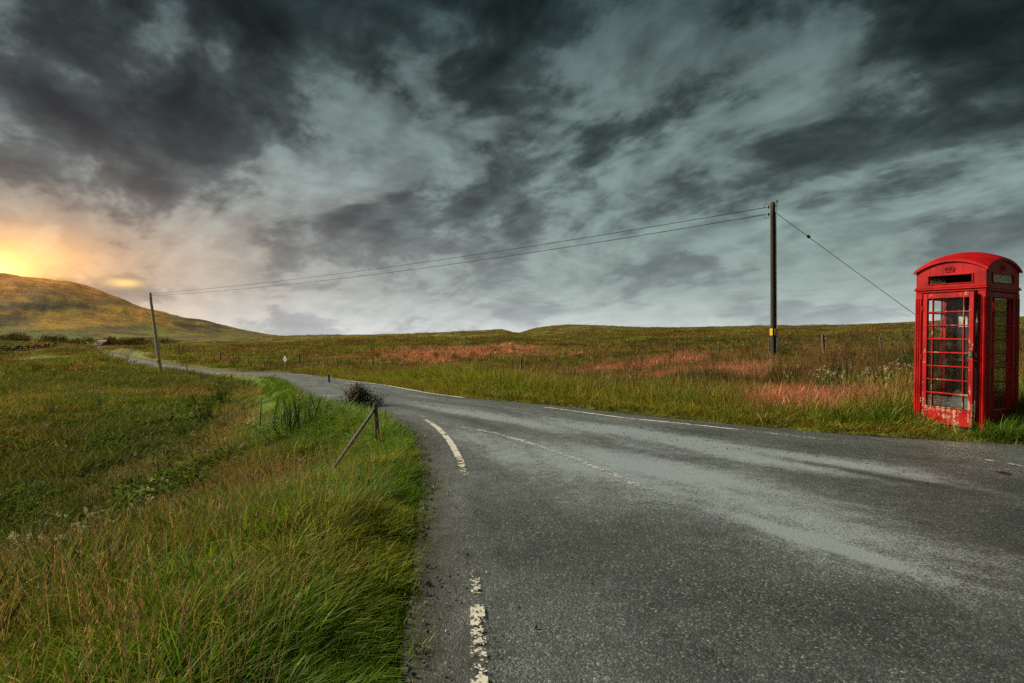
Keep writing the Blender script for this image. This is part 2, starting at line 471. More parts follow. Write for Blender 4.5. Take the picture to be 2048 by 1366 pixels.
def ground_colour(X, Y, info, Z):
    left, d, rz = info
    r = np.hypot(X, Y)
    n1 = fbm(X, Y, .45, 4, .55, 11.0); n2 = fbm(X, Y, .11, 4, .55, 23.0); n3 = fbm(X, Y, .03, 4, .5, 31.0)
    one = np.ones(X.shape + (3,))
    # right-hand moor
    c = lerp(one * C_OLIVE, one * C_BROWN, sm(n2, .38, .62))
    c = lerp(c, one * C_LUSH * 1.0, sm(n1, .52, .70) * .75 * (1 - sm(r, 60, 260) * .5))
    c = lerp(c, one * C_HEATH, sm(n2 * .6 + n3 * .4, .55, .66) * .6)
    c = lerp(c, one * C_TURF, (1 - sm(d, 1.0, 8.0)) * .8 * (1 - sm(r, 35, 90) * .75))
    c = lerp(c, one * C_BROWN, (1 - sm(np.abs(d - .35), .0, .35)) * .45 * sm(n1, .35, .55))
    c = lerp(c, one * C_FLARE_RUSSET, flare_russet(X, Y))  # lens-flare pink mixed into the grass colour
    # left-hand field
    f = lerp(one * C_OLIVE, one * C_BROWN, sm(n2, .44, .62) * .9)
    f = lerp(f, one * C_LUSH * .9, sm(n1, .48, .68) * .8)
    near = (1 - sm(r, 13, 34))
    f = lerp(f, one * C_BOG, near * sm(d, 2.0, 3.6) * .9)
    f = lerp(f, one * C_BOG, sm(n3 * .5 + n1 * .5, .50, .60) * .6 * (1 - sm(r, 60, 120)))
    f = lerp(f, one * C_LUSH, (1 - sm(d, .5, 2.2)) * .8 * (1 - sm(r, 25, 70) * .8))
    c = np.where(left[..., None], f, c)
    # hill
    hill = sm(Z, -3, 14) * sm(-X, 60, 150) * sm(Y, 250, 380)
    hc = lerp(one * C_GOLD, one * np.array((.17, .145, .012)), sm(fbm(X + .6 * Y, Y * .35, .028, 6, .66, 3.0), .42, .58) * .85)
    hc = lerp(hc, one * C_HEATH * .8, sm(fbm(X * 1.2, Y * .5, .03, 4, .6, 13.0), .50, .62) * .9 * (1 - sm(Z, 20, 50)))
    hc = lerp(hc, one * np.array((.58, .20, .010)), sm(Z, 18, 52) * sm(-X, 330, 520) * .75)  # orange sun glow painted into the colour of the upper left slope
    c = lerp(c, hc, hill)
    c = lerp(c, one * C_SOIL, 1 - sm(d, -.02, .12))
    return c

def grass_noise_material(name):
    m, T, b, out = material(name)
    at = T.n('ShaderNodeAttribute', attribute_name='col')
    g = T.n('ShaderNodeNewGeometry')
    n1 = T.noise(g.outputs['Position'], 3.0, 6, .65)
    n2 = T.noise(g.outputs['Position'], .35, 6, .65)
    n3 = T.noise(g.outputs['Position'], .045, 6, .62, .4)
    f = T.m('ADD', T.m('ADD', T.m('MULTIPLY', n1, .9), T.m('MULTIPLY', n2, .9)), T.m('MULTIPLY', n3, 1.2))
    f = T.sstep(f, 1.15, 1.95, .35, 1.65)
    c = T.mix(1.0, at.outputs['Color'], T.comb(f, f, T.m('MULTIPLY', f, .9)), 'MULTIPLY')
    T.link(c, b.inputs['Base Color'])
    b.inputs['Roughness'].default_value = .9
    b.inputs['Specular IOR Level'].default_value = .1
    bm = T.n('ShaderNodeBump'); bm.inputs['Strength'].default_value = .8; bm.inputs['Distance'].default_value = .25
    T.link(T.m('ADD', n1, T.m('MULTIPLY', n2, 4.0)), bm.inputs['Height'])
    T.link(bm.outputs[0], b.inputs['Normal'])
    return m

def build_ground():
    thf = np.radians(np.linspace(-52, 52, 620))
    thb = np.radians(np.concatenate([np.linspace(54, 180, 60), np.linspace(-178, -54, 60)]))
    th = np.sort(np.concatenate([thf, thb]))
    r = np.concatenate([[0.25], np.exp(np.linspace(np.log(.6), np.log(7000), 560))])
    R, TH = np.meshgrid(r, th, indexing='ij')
    X = R * np.sin(TH); Y = R * np.cos(TH)
    info = road_info(X, Y)
    Z = height(X, Y, info)
    col = ground_colour(X, Y, info, Z)
    nr, nt = X.shape
    V = np.stack([X, Y, Z], -1).reshape(-1, 3)
    idx = np.arange(nr * nt).reshape(nr, nt)
    a = idx[:-1]; b = idx[1:]
    a2 = np.roll(a, -1, 1); b2 = np.roll(b, -1, 1)
    Q = np.stack([a, a2, b2, b], -1).reshape(-1, 4)
    me = bpy.data.meshes.new('ground')
    me.vertices.add(len(V)); me.vertices.foreach_set('co', V.ravel())
    fan = [tuple(idx[0][::-1])]
    me.loops.add(Q.size); me.loops.foreach_set('vertex_index', Q.ravel())
    me.polygons.add(len(Q)); me.polygons.foreach_set('loop_start', np.arange(0, Q.size, 4)); me.polygons.foreach_set('loop_total', np.full(len(Q), 4))
    me.polygons.foreach_set('use_smooth', np.ones(len(Q), bool))
    me.update(calc_edges=True)
    at = me.attributes.new('col', 'FLOAT_COLOR', 'POINT')
    at.data.foreach_set('color', np.concatenate([col.reshape(-1, 3), np.ones((len(V), 1))], 1).ravel().astype(np.float32))
    me.materials.append(grass_noise_material('moor_ground'))
    o = bpy.data.objects.new('ground', me)
    COL.objects.link(o)
    tag(o, 'grassy moorland ground with verge, hollow field and hill', kind='structure')
build_ground()

# ------------------------------------------------------------------ road
def asphalt():
    m, T, b, out = material('wet_asphalt')
    g = T.n('ShaderNodeNewGeometry')
    pos = g.outputs['Position']
    uv = T.n('ShaderNodeUVMap', uv_map='UVMap')
    sep = T.n('ShaderNodeSeparateXYZ'); T.link(uv.outputs[0], sep.inputs[0])
    s_, t_ = sep.outputs[0], sep.outputs[1]
    # stone chips
    vo = T.n('ShaderNodeTexVoronoi'); T.link(pos, vo.inputs['Vector']); vo.inputs['Scale'].default_value = 95.0
    vo2 = T.n('ShaderNodeTexVoronoi'); T.link(pos, vo2.inputs['Vector']); vo2.inputs['Scale'].default_value = 38.0
    chip = T.ramp(vo.outputs['Color'], [(0, (.010, .0125, .0115)), (.5, (.028, .036, .032)), (.82, (.072, .088, .079)), (1, (.26, .30, .27))])
    wornn = T.noise(pos, .55, 5, .6)
    worn = T.sstep(wornn, .35, .7, .65, 1.35)
    col = T.mix(1.0, chip, T.comb(worn, worn, worn), 'MULTIPLY')
    # patches of tar and grime
    tar = T.sstep(T.noise(T.comb(T.m('MULTIPLY', s_, .22), T.m('MULTIPLY', t_, 5.0), 4.0), 1.0, 5, .6, .5), .56, .72)
    col = T.mix(T.m('MULTIPLY', tar, .6), col, (.020, .021, .020))
    # mud and moss at the left edge of the tarmac
    ea = T.n('ShaderNodeAttribute', attribute_name='edge')
    edge = T.sstep(T.m('ADD', ea.outputs['Fac'], T.m('MULTIPLY', T.m('SUBTRACT', T.noise(pos, 4.0, 5, .65), .5), .50)), .10, .46, 1.0, 0.0)
    col = T.mix(T.m('MULTIPLY', edge, .85), col, T.mix(T.noise(pos, 9.0, 4, .6), (.014, .013, .009), (.060, .052, .034)))
    # polished wheel tracks, thin cracks
    trk = T.m('ABSOLUTE', T.m('SUBTRACT', T.m('FRACT', T.m('MULTIPLY', t_, 2.0)), .5))
    tf = T.sstep(T.m('ADD', trk, T.m('MULTIPLY', T.m('SUBTRACT', wornn, .5), .25)), .08, .36, 1.18, .84)
    col = T.mix(1.0, col, T.comb(tf, tf, tf), 'MULTIPLY')
    vc = T.n('ShaderNodeTexVoronoi', feature='DISTANCE_TO_EDGE'); vc.inputs['Scale'].default_value = .55
    wv = T.n('ShaderNodeVectorMath', operation='ADD'); nz_ = T.n('ShaderNodeTexNoise'); T.link(pos, nz_.inputs['Vector']); nz_.inputs['Scale'].default_value = 2.2; nz_.inputs['Detail'].default_value = 5.0
    T.link(pos, wv.inputs[0]); T.link(nz_.outputs['Color'], wv.inputs[1]); T.link(wv.outputs[0], vc.inputs['Vector'])
    crack = T.m('MULTIPLY', T.sstep(vc.outputs['Distance'], .002, .009, 1.0, 0.0), T.sstep(T.noise(pos, .4, 3, .5), .50, .60))
    col = T.mix(T.m('MULTIPLY', crack, .8), col, (.008, .008, .008))
    # standing film of water: long streaks in the wheel tracks
    sx = T.n('ShaderNodeSeparateXYZ'); T.link(pos, sx.inputs[0])
    def blob(cx, cy, ax, lx, wx):
        dx = T.m('SUBTRACT', sx.outputs[0], cx); dy = T.m('SUBTRACT', sx.outputs[1], cy)
        c_, s__ = math.cos(ax), math.sin(ax)
        u = T.m('DIVIDE', T.m('ADD', T.m('MULTIPLY', dx, c_), T.m('MULTIPLY', dy, s__)), lx)
        v = T.m('DIVIDE', T.m('SUBTRACT', T.m('MULTIPLY', dy, c_), T.m('MULTIPLY', dx, s__)), wx)
        return T.m('EXPONENT', T.m('MULTIPLY', T.m('ADD', T.m('MULTIPLY', u, u), T.m('MULTIPLY', v, v)), -1.0))
    w1 = blob(2.3, 8.0, math.radians(127), 2.9, .55)
    w2 = blob(2.1, 5.5, math.radians(121), 1.7, .62)
    w3 = blob(2.12, 4.15, math.radians(122), .75, .11)
    w4 = blob(3.5, 6.6, math.radians(135), 1.2, .40)
    w5 = blob(-.6, 10.8, math.radians(128), 2.5, .35)
    w6 = blob(.6, 6.9, math.radians(124), 2.6, .75)
    dk = blob(3.75, 6.05, math.radians(124), 1.5, .13)
    wm = T.m('ADD', T.m('ADD', T.m('ADD', w1, w2), T.m('ADD', w3, w4)), T.m('ADD', w5, T.m('MULTIPLY', w6, .7)), clamp=True)
    wm = T.m('MULTIPLY', wm, T.m('SUBTRACT', 1.0, T.m('MULTIPLY', dk, .9)))
    n_s = T.noise(T.comb(T.m('MULTIPLY', s_, .40), T.m('MULTIPLY', t_, 9.0), 0.0), 1.0, 6, .62, .3)
    n_f = T.noise(pos, 55.0, 3, .7); n_m = T.noise(pos, 6.0, 4, .6)
    grain = T.m('ADD', T.m('MULTIPLY', T.m('SUBTRACT', n_f, .5), .8), T.m('MULTIPLY', T.m('SUBTRACT', .35, vo.outputs['Distance']), .5))
    dry = T.m('ADD', blob(4.6, 4.3, 2.4, 2.8, 1.5), T.m('MULTIPLY', edge, .8), clamp=True)
    base = T.m('ADD', T.m('MULTIPLY', T.m('SUBTRACT', n_s, .5), 1.1), T.m('MULTIPLY', T.m('SUBTRACT', n_m, .5), .5))
    film = T.m('ADD', T.m('ADD', T.m('MULTIPLY', wm, .74), T.m('MULTIPLY', base, 1.4)), T.m('MULTIPLY', grain, 1.5))
    film = T.sstep(film, .06, .98)
    damp = T.sstep(T.m('ADD', T.m('ADD', .5, T.m('MULTIPLY', wm, .4)), base), .30, .80)
    damp = T.m('MULTIPLY', damp, T.m('SUBTRACT', 1.0, T.m('MULTIPLY', dry, .9)))
    film = T.m('MULTIPLY', film, T.m('SUBTRACT', 1.0, T.m('MULTIPLY', dry, .9)))
    T.link(T.m('SUBTRACT', .58, T.m('ADD', T.m('MULTIPLY', damp, .14), T.m('MULTIPLY', film, .08))), b.inputs['Roughness'])
    T.link(T.m('ADD', 1.5, T.m('MULTIPLY', damp, 1.1)), b.inputs['IOR'])
    T.link(T.m('MULTIPLY', film, .90), b.inputs['Metallic'])
    T.link(T.mix(film, col, (.66, .77, .80)), b.inputs['Base Color'])
    b.inputs['Specular IOR Level'].default_value = .5
    wet = film
    bm = T.n('ShaderNodeBump'); bm.inputs['Distance'].default_value = .0035
    T.link(T.m('SUBTRACT', 1.0, T.m('MULTIPLY', wet, .62)), bm.inputs['Strength'])
    hgt = T.m('ADD', T.m('MULTIPLY', vo.outputs['Distance'], -.8), T.m('MULTIPLY', vo2.outputs['Distance'], -.6))
    T.link(hgt, bm.inputs['Height'])
    T.link(bm.outputs[0], b.inputs['Normal'])
    return m
M_ASPHALT = asphalt()

ROAD_ARC = np.concatenate([[0], np.cumsum(np.hypot(*(np.diff((LE + RE)[:, :2] / 2, axis=0).T)))])
def build_road():
    cols_t = np.unique(np.concatenate([[0, .004, .009, .016, .025, .036, .05, .066, .085, .11], np.linspace(.14, 1, 30)]))
    nc = len(cols_t)
    n = len(LE)
    ts = cols_t
    DL = []
    V = []; UV = []
    # ragged tarmac edges
    fine = 3
    u = np.linspace(0, n - 1, (n - 1) * fine + 1)
    def at(A, i):
        k = np.minimum(i.astype(int), n - 2); f = (i - k)[:, None]
        return A[k] * (1 - f) + A[k + 1] * f
    L = at(LE, u); R = at(RE, u); S = np.interp(u, np.arange(n), ROAD_ARC)
    j = (fbm(S, S * 0, 1.6, 4, .6, 2.0) - .5) * .26
    j2 = (fbm(S, S * 0, 1.2, 4, .6, 62.0) - .5) * .26
    W = np.linalg.norm((R - L)[:, :2], axis=1)
    for i in range(len(u)):
        for k, t in enumerate(ts):
            tt = t
            if k == 0: tt = t + j[i] / W[i]
            if k == nc - 1: tt = t + j2[i] / W[i]
            p = L[i] * (1 - tt) + R[i] * tt
            edge = min(t, 1 - t)
            V.append((p[0], p[1], p[2] + (-.02 if edge == 0 else .012 * min(1, edge * 6))))
            UV.append((S[i], t)); DL.append(t * W[i])
    fs = []
    for i in range(len(u) - 1):
        for k in range(nc - 1):
            a = i * nc + k
            fs.append((a, a + 1, a + nc + 1, a + nc))
    me = bpy.data.meshes.new('road')
    me.from_pydata(V, [], fs)
    uvl = me.uv_layers.new(name='UVMap')
    li = np.zeros(len(me.loops), int); me.loops.foreach_get('vertex_index', li)
    uvl.data.foreach_set('uv', np.array(UV)[li].ravel())
    at_ = me.attributes.new('edge', 'FLOAT', 'POINT'); at_.data.foreach_set('value', DL)
    me.polygons.foreach_set('use_smooth', [True] * len(fs))
    me.materials.append(M_ASPHALT)
    o = bpy.data.objects.new('road', me); COL.objects.link(o)
    tag(o, 'wet grey tarmac road bending away to the left', kind='structure')
build_road()

# ------------------------------------------------------------------ painted lines
def paint(name='worn_white_paint', c1=(.34, .34, .28), c2=(.60, .59, .51)):
    m, T, b, out = material(name)
    g = T.n('ShaderNodeNewGeometry'); pos = g.outputs['Position']
    at = T.n('ShaderNodeAttribute', attribute_name='wear')
    n = T.noise(pos, 26.0, 5, .65); n2 = T.noise(pos, 3.0, 3, .5)
    vo = T.n('ShaderNodeTexVoronoi', feature='DISTANCE_TO_EDGE'); T.link(pos, vo.inputs['Vector']); vo.inputs['Scale'].default_value = 42.0
    k = T.m('ADD', T.m('ADD', n, T.m('MULTIPLY', T.m('SUBTRACT', n2, .5), .5)), T.m('MULTIPLY', vo.outputs['Distance'], .35))
    a = T.m('GREATER_THAN', k, T.m('ADD', .40, T.m('MULTIPLY', at.outputs['Fac'], .40)))
    c = T.mix(T.noise(pos, 9.0, 4, .6), c1, c2)
    T.link(c, b.inputs['Base Color']); b.inputs['Roughness'].default_value = .6
    tr = T.n('ShaderNodeBsdfTransparent'); mx = T.n('ShaderNodeMixShader')
    T.link(a, mx.inputs[0]); T.link(tr.outputs[0], mx.inputs[1]); T.link(b.outputs[0], mx.inputs[2])
    T.link(mx.outputs[0], out.inputs[0])
    return m
M_PAINT = paint()
M_SEAM = paint('pale_worn_seam', (.20, .22, .215), (.42, .45, .44))
def road_z(x, y):
    l, d, z = road_info(np.array([x]), np.array([y]))
    return float(z[0])
def line(pts, width, wear, label, mat=None):
    """pts: (x, y); wear: list along the line 0 fresh .. 1 gone"""
    c = catmull(pts, 14)
    n = len(c)
    tng = np.gradient(c, axis=0); tng /= np.linalg.norm(tng, axis=1)[:, None]
    nm = np.stack([-tng[:, 1], tng[:, 0]], 1)
    wr = np.interp(np.linspace(0, 1, n), np.linspace(0, 1, len(wear)), wear)
    V = []; W = []
    l, d, zz = road_info(c[:, 0], c[:, 1])
    for i in range(n):
        for s in (-1, -.33, .33, 1):
            p = c[i] + nm[i] * s * width / 2
            V.append((p[0], p[1], zz[i] + .012 + .005)); W.append(wr[i] + (.12 if abs(s) == 1 else 0))
    fs = [(i * 4 + k, i * 4 + k + 1, i * 4 + k + 5, i * 4 + k + 4) for i in range(n - 1) for k in range(3)]
    me = bpy.data.meshes.new('road_marking'); me.from_pydata(V, [], fs)
    at = me.attributes.new('wear', 'FLOAT', 'POINT'); at.data.foreach_set('value', W)
    me.materials.append(mat or M_PAINT)
    o = bpy.data.objects.new('road_marking', me); COL.objects.link(o)
    tag(o, label, kind='structure')
def flat(px, py): q = 1.45 * 1200 / (py - 668); return ((px - 1024) / 1200 * q, q)
line([flat(958, 1420), flat(958, 1366), flat(957, 1300), flat(955, 1215)], .075, [.25, .3, .35, .2, .45], 'broken cream edge line at the near verge, longest dash')
line([flat(953, 1192), flat(950, 1165), flat(948, 1130)], .062, [.35, .25, .6, .8], 'short worn cream dash of the near edge line')
line([flat(929, 962), flat(926, 940), flat(915, 912), flat(896, 880), flat(872, 855), flat(850, 841)], .082, [1.0, .6, .2, .15, .1, .15, .3], 'curved cream edge line beside the grass bend')
line([flat(1790, 893), flat(1640, 880), flat(1500, 863.5), flat(1350, 847.5), flat(1230, 835), flat(1090, 816)], .085, [1.0, .75, .45, .25, .15, .15, .25], 'long white edge line along the far verge')
line([flat(1080, 814.5), flat(1000, 806)], .08, [.6, .9], 'faint white dash between the two far edge lines')
ri = [int(k * NSUB) for k in (11, 12, 13, 14, 15, 16)]
fe = [tuple(RE[i, :2] + (LE[i, :2] - RE[i, :2]) * .085) for i in ri]
line(fe, .11, [.3, .2, .1, .15, .1, .3, .2, .5], 'white edge line where the road drops away')
line([flat(868, 846), flat(1000, 871), flat(1130, 913), flat(1255, 964), flat(1330, 1000)], .105, [.50, .35, .30, .34, .45, .85], 'faint pale worn line curving down the middle of the road', M_SEAM)
line([flat(1960, 920), flat(1995, 926)], .05, [.5, .3, .6], 'small white dash near the telephone box')
line([flat(2012, 929), flat(2060, 937)], .05, [.5, .35, .6], 'small white dash at the edge of the lay-by')

# ------------------------------------------------------------------ grass and plants (uncountable: stuff)
def blade(mb, cols, base, L, az, tilt, bend, w, col, tip, segs=4, side=None):
    """one ribbon leaf; rises from base, leaning towards az"""
    ca, sa = math.cos(az), math.sin(az)
    sdx, sdy = -sa, ca
    if side is not None:
        sdx, sdy = math.cos(side), math.sin(side)
    k = len(mb.v)
    p = Vector(base); th = tilt
    for i in range(segs + 1):
        t = i / segs
        ww = w * (1 - t ** 2.2) * (.65 + .7 * min(1, t * 3)) * .5
        c = [a + (b - a) * t ** 1.5 for a, b in zip(col, tip)]
        if i == segs:
            mb.v.append(tuple(p)); cols.append(c)
        else:
            mb.v.append((p.x - sdx * ww, p.y - sdy * ww, p.z)); mb.v.append((p.x + sdx * ww, p.y + sdy * ww, p.z)); cols += [c, c]
        step = L / segs
        p = p + Vector((math.sin(th) * ca, math.sin(th) * sa, math.cos(th))) * step
        th = min(th + bend / segs * (.5 + t * 1.2), 2.4)
    for i in range(segs):
        a = k + 2 * i
        if i == segs - 1: mb.f.append((a, a + 1, a + 2))
        else: mb.f.append((a, a + 1, a + 3, a + 2))

def proto(name, mb, cols, mat):
    me = bpy.data.meshes.new(name)
    me.from_pydata(mb.v, [], mb.f)
    at = me.attributes.new('bc', 'FLOAT_COLOR', 'POINT')
    at.data.foreach_set('color', np.concatenate([np.array(cols, np.float32).reshape(-1, 3), np.ones((len(mb.v), 1), np.float32)], 1).ravel())
    me.polygons.foreach_set('use_smooth', [True] * len(me.polygons))
    me.materials.append(mat)
    return me

def leaf_material(name, transl=.35, gloss=.012, rough=.45):
    m = bpy.data.materials.new(name); m.use_nodes = True; m.node_tree.nodes.clear()
    T = NT(m.node_tree); out = T.n('ShaderNodeOutputMaterial')
    ti = T.n('ShaderNodeAttribute', attribute_name='tint', attribute_type='INSTANCER')
    bc = T.n('ShaderNodeAttribute', attribute_name='bc')
    c = T.mix(1.0, ti.outputs['Color'], bc.outputs['Color'], 'MULTIPLY')
    b = T.n('ShaderNodeBsdfDiffuse'); T.link(c, b.inputs[0])
    tr = T.n('ShaderNodeBsdfTranslucent'); T.link(T.mix(1.0, c, (1.25, 1.2, .8), 'MULTIPLY'), tr.inputs[0])
    mx = T.n('ShaderNodeMixShader'); mx.inputs[0].default_value = transl
    T.link(b.outputs[0], mx.inputs[1]); T.link(tr.outputs[0], mx.inputs[2])
    last = mx.outputs[0]
    if gloss:
        gl = T.n('ShaderNodeBsdfGlossy'); gl.inputs['Roughness'].default_value = rough
        m2 = T.n('ShaderNodeMixShader'); m2.inputs[0].default_value = gloss
        T.link(last, m2.inputs[1]); T.link(gl.outputs[0], m2.inputs[2]); last = m2.outputs[0]
    T.link(last, out.inputs[0])
    return m
M_LEAF = leaf_material('grass_blade')
M_LEAF2 = leaf_material('dull_leaf', .25, 0)
M_FLOWER = leaf_material('cream_flower', .2, 0)

G1 = (1.0, 1.0, 1.0)
def rcol(v=.25, straw=.25):
    k = 1 + random.uniform(-v, v)
    c = (k * random.uniform(.9, 1.15), k, k * random.uniform(.8, 1.2))
    tip = c
    if random.random() < straw: tip = (c[0] * 2.1, c[1] * 1.35, c[2] * 1.6)
    return c, tip
def tuft(n, R, L, w, tilt, bend, straw=.25, segs=4):
    mb = MB(); cols = []
    for i in range(n):
        a = random.uniform(0, 6.283); r = R * math.sqrt(random.random())
        c, tip = rcol(.3, straw)
        if random.random() < straw * .22: c = (c[0] * 2.4, c[1] * 1.5, c[2] * 2.0); tip = c
        blade(mb, cols, (r * math.cos(a), r * math.sin(a), -.03), L * random.uniform(.5, 1.1), a + random.gauss(0, .9), random.uniform(.02, tilt), bend * random.uniform(.3, 1.2), w * (random.uniform(.5, 1.3) if random.random() < .88 else random.uniform(1.4, 2.0)), c, tip, segs, random.uniform(0, 6.28))
    return mb, cols
def seedhead(n, R, L):
    mb = MB(); cols = []
    for i in range(n):
        a = random.uniform(0, 6.283); r = R * math.sqrt(random.random())
        k = random.uniform(.7, 1.2)
        c = (k, k, k); hc = (k * 1.05, k * .82, k * .75)
        h = L * random.uniform(.65, 1.1); az = a + random.gauss(0, 1); ti = random.uniform(.02, .22); be = random.uniform(.1, .7)
        b0 = (r * math.cos(a), r * math.sin(a), -.03)
        blade(mb, cols, b0, h, az, ti, be, .0034, c, c, 5, random.uniform(0, 6.28))
        # panicle: short spikelets up the last fifth of the stem
        p = Vector(b0); th = ti; segs = 5
        pts = []
        for s in range(segs + 1):
            pts.append(p.copy())
            p = p + Vector((math.sin(th) * math.cos(az), math.sin(th) * math.sin(az), math.cos(th))) * (h / segs)
            th = min(th + be / segs * (.5 + s / segs * 1.2), 2.4)
        for q in range(10):
            t = .74 + .26 * q / 9
            f = t * segs; i0 = min(int(f), segs - 1)
            pp = pts[i0].lerp(pts[i0 + 1], f - i0)
            blade(mb, cols, tuple(pp), .034 * random.uniform(.6, 1.2), random.uniform(0, 6.28), random.uniform(.15, .7), .4, .0042, hc, hc, 2)
    return mb, cols
def umbel(L):
    mb = MB(); cols = []
    n = random.randint(1, 3)
    for s in range(n):
        az = random.uniform(0, 6.28); ti = random.uniform(0, .2)
        h = L * random.uniform(.75, 1.05)
        g = (.12, .16, .05)
        blade(mb, cols, (0, 0, -.03), h, az, ti, .15, .006, g, g, 3)
        top = Vector((math.sin(ti + .07) * math.cos(az), math.sin(ti + .07) * math.sin(az), math.cos(ti + .07))) * h
        for k in range(5):
            z = h * (.15 + .14 * k); q = top * (z / h)
            for e in (-1, 1):
                blade(mb, cols, tuple(q), .13 * random.uniform(.6, 1.1), random.uniform(0, 6.28), 1.0, .8, .035, (.11, .17, .04), (.13, .18, .05), 3)
        for k in range(4):
            o = top + Vector((random.gauss(0, .022), random.gauss(0, .022), random.gauss(-.01, .028)))
            for q in range(14):
                c = random.uniform(.75, 1.1); c = (c, c * .95, c * .62)
                d = Vector((random.gauss(0, 1), random.gauss(0, 1), random.gauss(0, 1))).normalized() * .016
                blade(mb, cols, tuple(o + d), .018, random.uniform(0, 6.28), random.uniform(0, 1.5), .3, .013, c, c, 2)
    return mb, cols
def herb(n, R, h, lw):
    """low broad-leaved weeds / bracken tips"""
    mb = MB(); cols = []
    for i in range(n):
        a = random.uniform(0, 6.283); r = R * math.sqrt(random.random())
        c, tip = rcol(.35, .05)
        blade(mb, cols, (r * math.cos(a), r * math.sin(a), random.uniform(0, h)), lw * random.uniform(2, 4), random.uniform(0, 6.28), random.uniform(.6, 1.4), .8, lw * 1.6, c, tip, 3)
    return mb, cols

def gn_group(name, coll):
    ng = bpy.data.node_groups.new(name, 'GeometryNodeTree')
    ng.interface.new_socket('Geometry', in_out='INPUT', socket_type='NodeSocketGeometry')
    ng.interface.new_socket('Geometry', in_out='OUTPUT', socket_type='NodeSocketGeometry')
    N = ng.nodes; Lk = ng.links
    gi = N.new('NodeGroupInput'); go = N.new('NodeGroupOutput')
    def attr(nm, dt):
        a = N.new('GeometryNodeInputNamedAttribute'); a.data_type = dt; a.inputs['Name'].default_value = nm
        return a.outputs[0]
    ci = N.new('GeometryNodeCollectionInfo'); ci.inputs['Collection'].default_value = coll
    ci.inputs['Separate Children'].default_value = True; ci.inputs['Reset Children'].default_value = True
    ip = N.new('GeometryNodeInstanceOnPoints')
    ip.inputs['Pick Instance'].default_value = True
    e2r = N.new('FunctionNodeEulerToRotation')
    Lk.new(attr('rot', 'FLOAT_VECTOR'), e2r.inputs[0])
    Lk.new(gi.outputs[0], ip.inputs['Points']); Lk.new(ci.outputs[0], ip.inputs['Instance'])
    Lk.new(attr('idx', 'INT'), ip.inputs['Instance Index']); Lk.new(e2r.outputs[0], ip.inputs['Rotation']); Lk.new(attr('scl', 'FLOAT_VECTOR'), ip.inputs['Scale'])
    Lk.new(ip.outputs[0], go.inputs[0])
    return ng
NINST = 0
def scatter(name, label, cat, protos, X, Y, Z, scl, tint, idx=None, lean=.06, flatten=.8):
    global NINST
    n = len(X); NINST += n
    me = bpy.data.meshes.new(name)
    me.vertices.add(n); me.vertices.foreach_set('co', np.stack([X, Y, Z], 1).ravel())
    def at(nm, typ, key, arr):
        a = me.attributes.new(nm, typ, 'POINT'); a.data.foreach_set(key, arr.ravel())
    e = .15
    gx = (height(X + e, Y) - height(X - e, Y)) / (2 * e); gy = (height(X, Y + e) - height(X, Y - e)) / (2 * e)
    gx = np.clip(gx, -.7, .7) * flatten + rng.normal(0, lean, n); gy = np.clip(gy, -.7, .7) * flatten + rng.normal(0, lean, n)
    nz = np.stack([-gx, -gy, np.ones(n)], 1); nz /= np.linalg.norm(nz, axis=1)[:, None]
    a = rng.uniform(0, 6.283, n)
    xx = np.stack([np.cos(a), np.sin(a), np.zeros(n)], 1); xx -= nz * (xx * nz).sum(1)[:, None]; xx /= np.linalg.norm(xx, axis=1)[:, None]
    yy = np.cross(nz, xx)
    rot = np.stack([np.arctan2(yy[:, 2], nz[:, 2]), -np.arcsin(np.clip(xx[:, 2], -1, 1)), np.arctan2(xx[:, 1], xx[:, 0])], 1).astype(np.float32)
    if scl.ndim == 1: scl = np.repeat(scl[:, None], 3, 1)
    at('rot', 'FLOAT_VECTOR', 'vector', rot); at('scl', 'FLOAT_VECTOR', 'vector', scl.astype(np.float32))
    at('idx', 'INT', 'value', (idx if idx is not None else rng.integers(0, len(protos), n)).astype(np.int32))
    at('tint', 'FLOAT_COLOR', 'color', np.concatenate([tint, np.ones((n, 1))], 1).astype(np.float32))
    o = bpy.data.objects.new(name, me); COL.objects.link(o)
    coll = bpy.data.collections.new(name + '_source')
    for i, p in enumerate(protos):
        coll.objects.link(bpy.data.objects.new('%s_source_%02d' % (name, i), p))
    md = o.modifiers.new('scatter', 'NODES'); md.node_group = gn_group(name, coll)
    tag(o, label, cat, kind='stuff')
    return o
def sample(n, r0, r1, p, az0=-46, az1=46):
    """n points, density falling as r^-p"""
    q = rng.random(n)
    e = 2 - p
    r = (r0 ** e + q * (r1 ** e - r0 ** e)) ** (1 / e) if abs(e) > 1e-6 else r0 * (r1 / r0) ** q
    a = np.radians(rng.uniform(az0, az1, n))
    return r * np.sin(a), r * np.cos(a)
def colour_at(X, Y, Z, info, jit=.22):
    c = ground_colour(X, Y, info, Z)
    k = 1 + rng.uniform(-jit, jit, (len(X), 1))
    h = 1 + rng.uniform(-.12, .12, (len(X), 3))
    return c * k * h

# phone box frame (needed to keep grass out of it)
BOX_NEAR = Vector((6.63, 8.42)); BOX_W = .95
BOX_PHI = math.radians(-62.5)
_ux = Vector((math.cos(BOX_PHI), math.sin(BOX_PHI))); _uy = Vector((-math.sin(BOX_PHI), math.cos(BOX_PHI)))
BOX_C = BOX_NEAR - _ux * BOX_W / 2 + _uy * BOX_W / 2     # near corner is local (+x, -y)
BOX_Z = .02
def near_box(X, Y, pad=.0):
    dx = X - BOX_C.x; dy = Y - BOX_C.y
    lx = dx * _ux.x + dy * _ux.y; ly = dx * _uy.x + dy * _uy.y
    return (np.abs(lx) < BOX_W / 2 + pad) & (np.abs(ly) < BOX_W / 2 + pad)

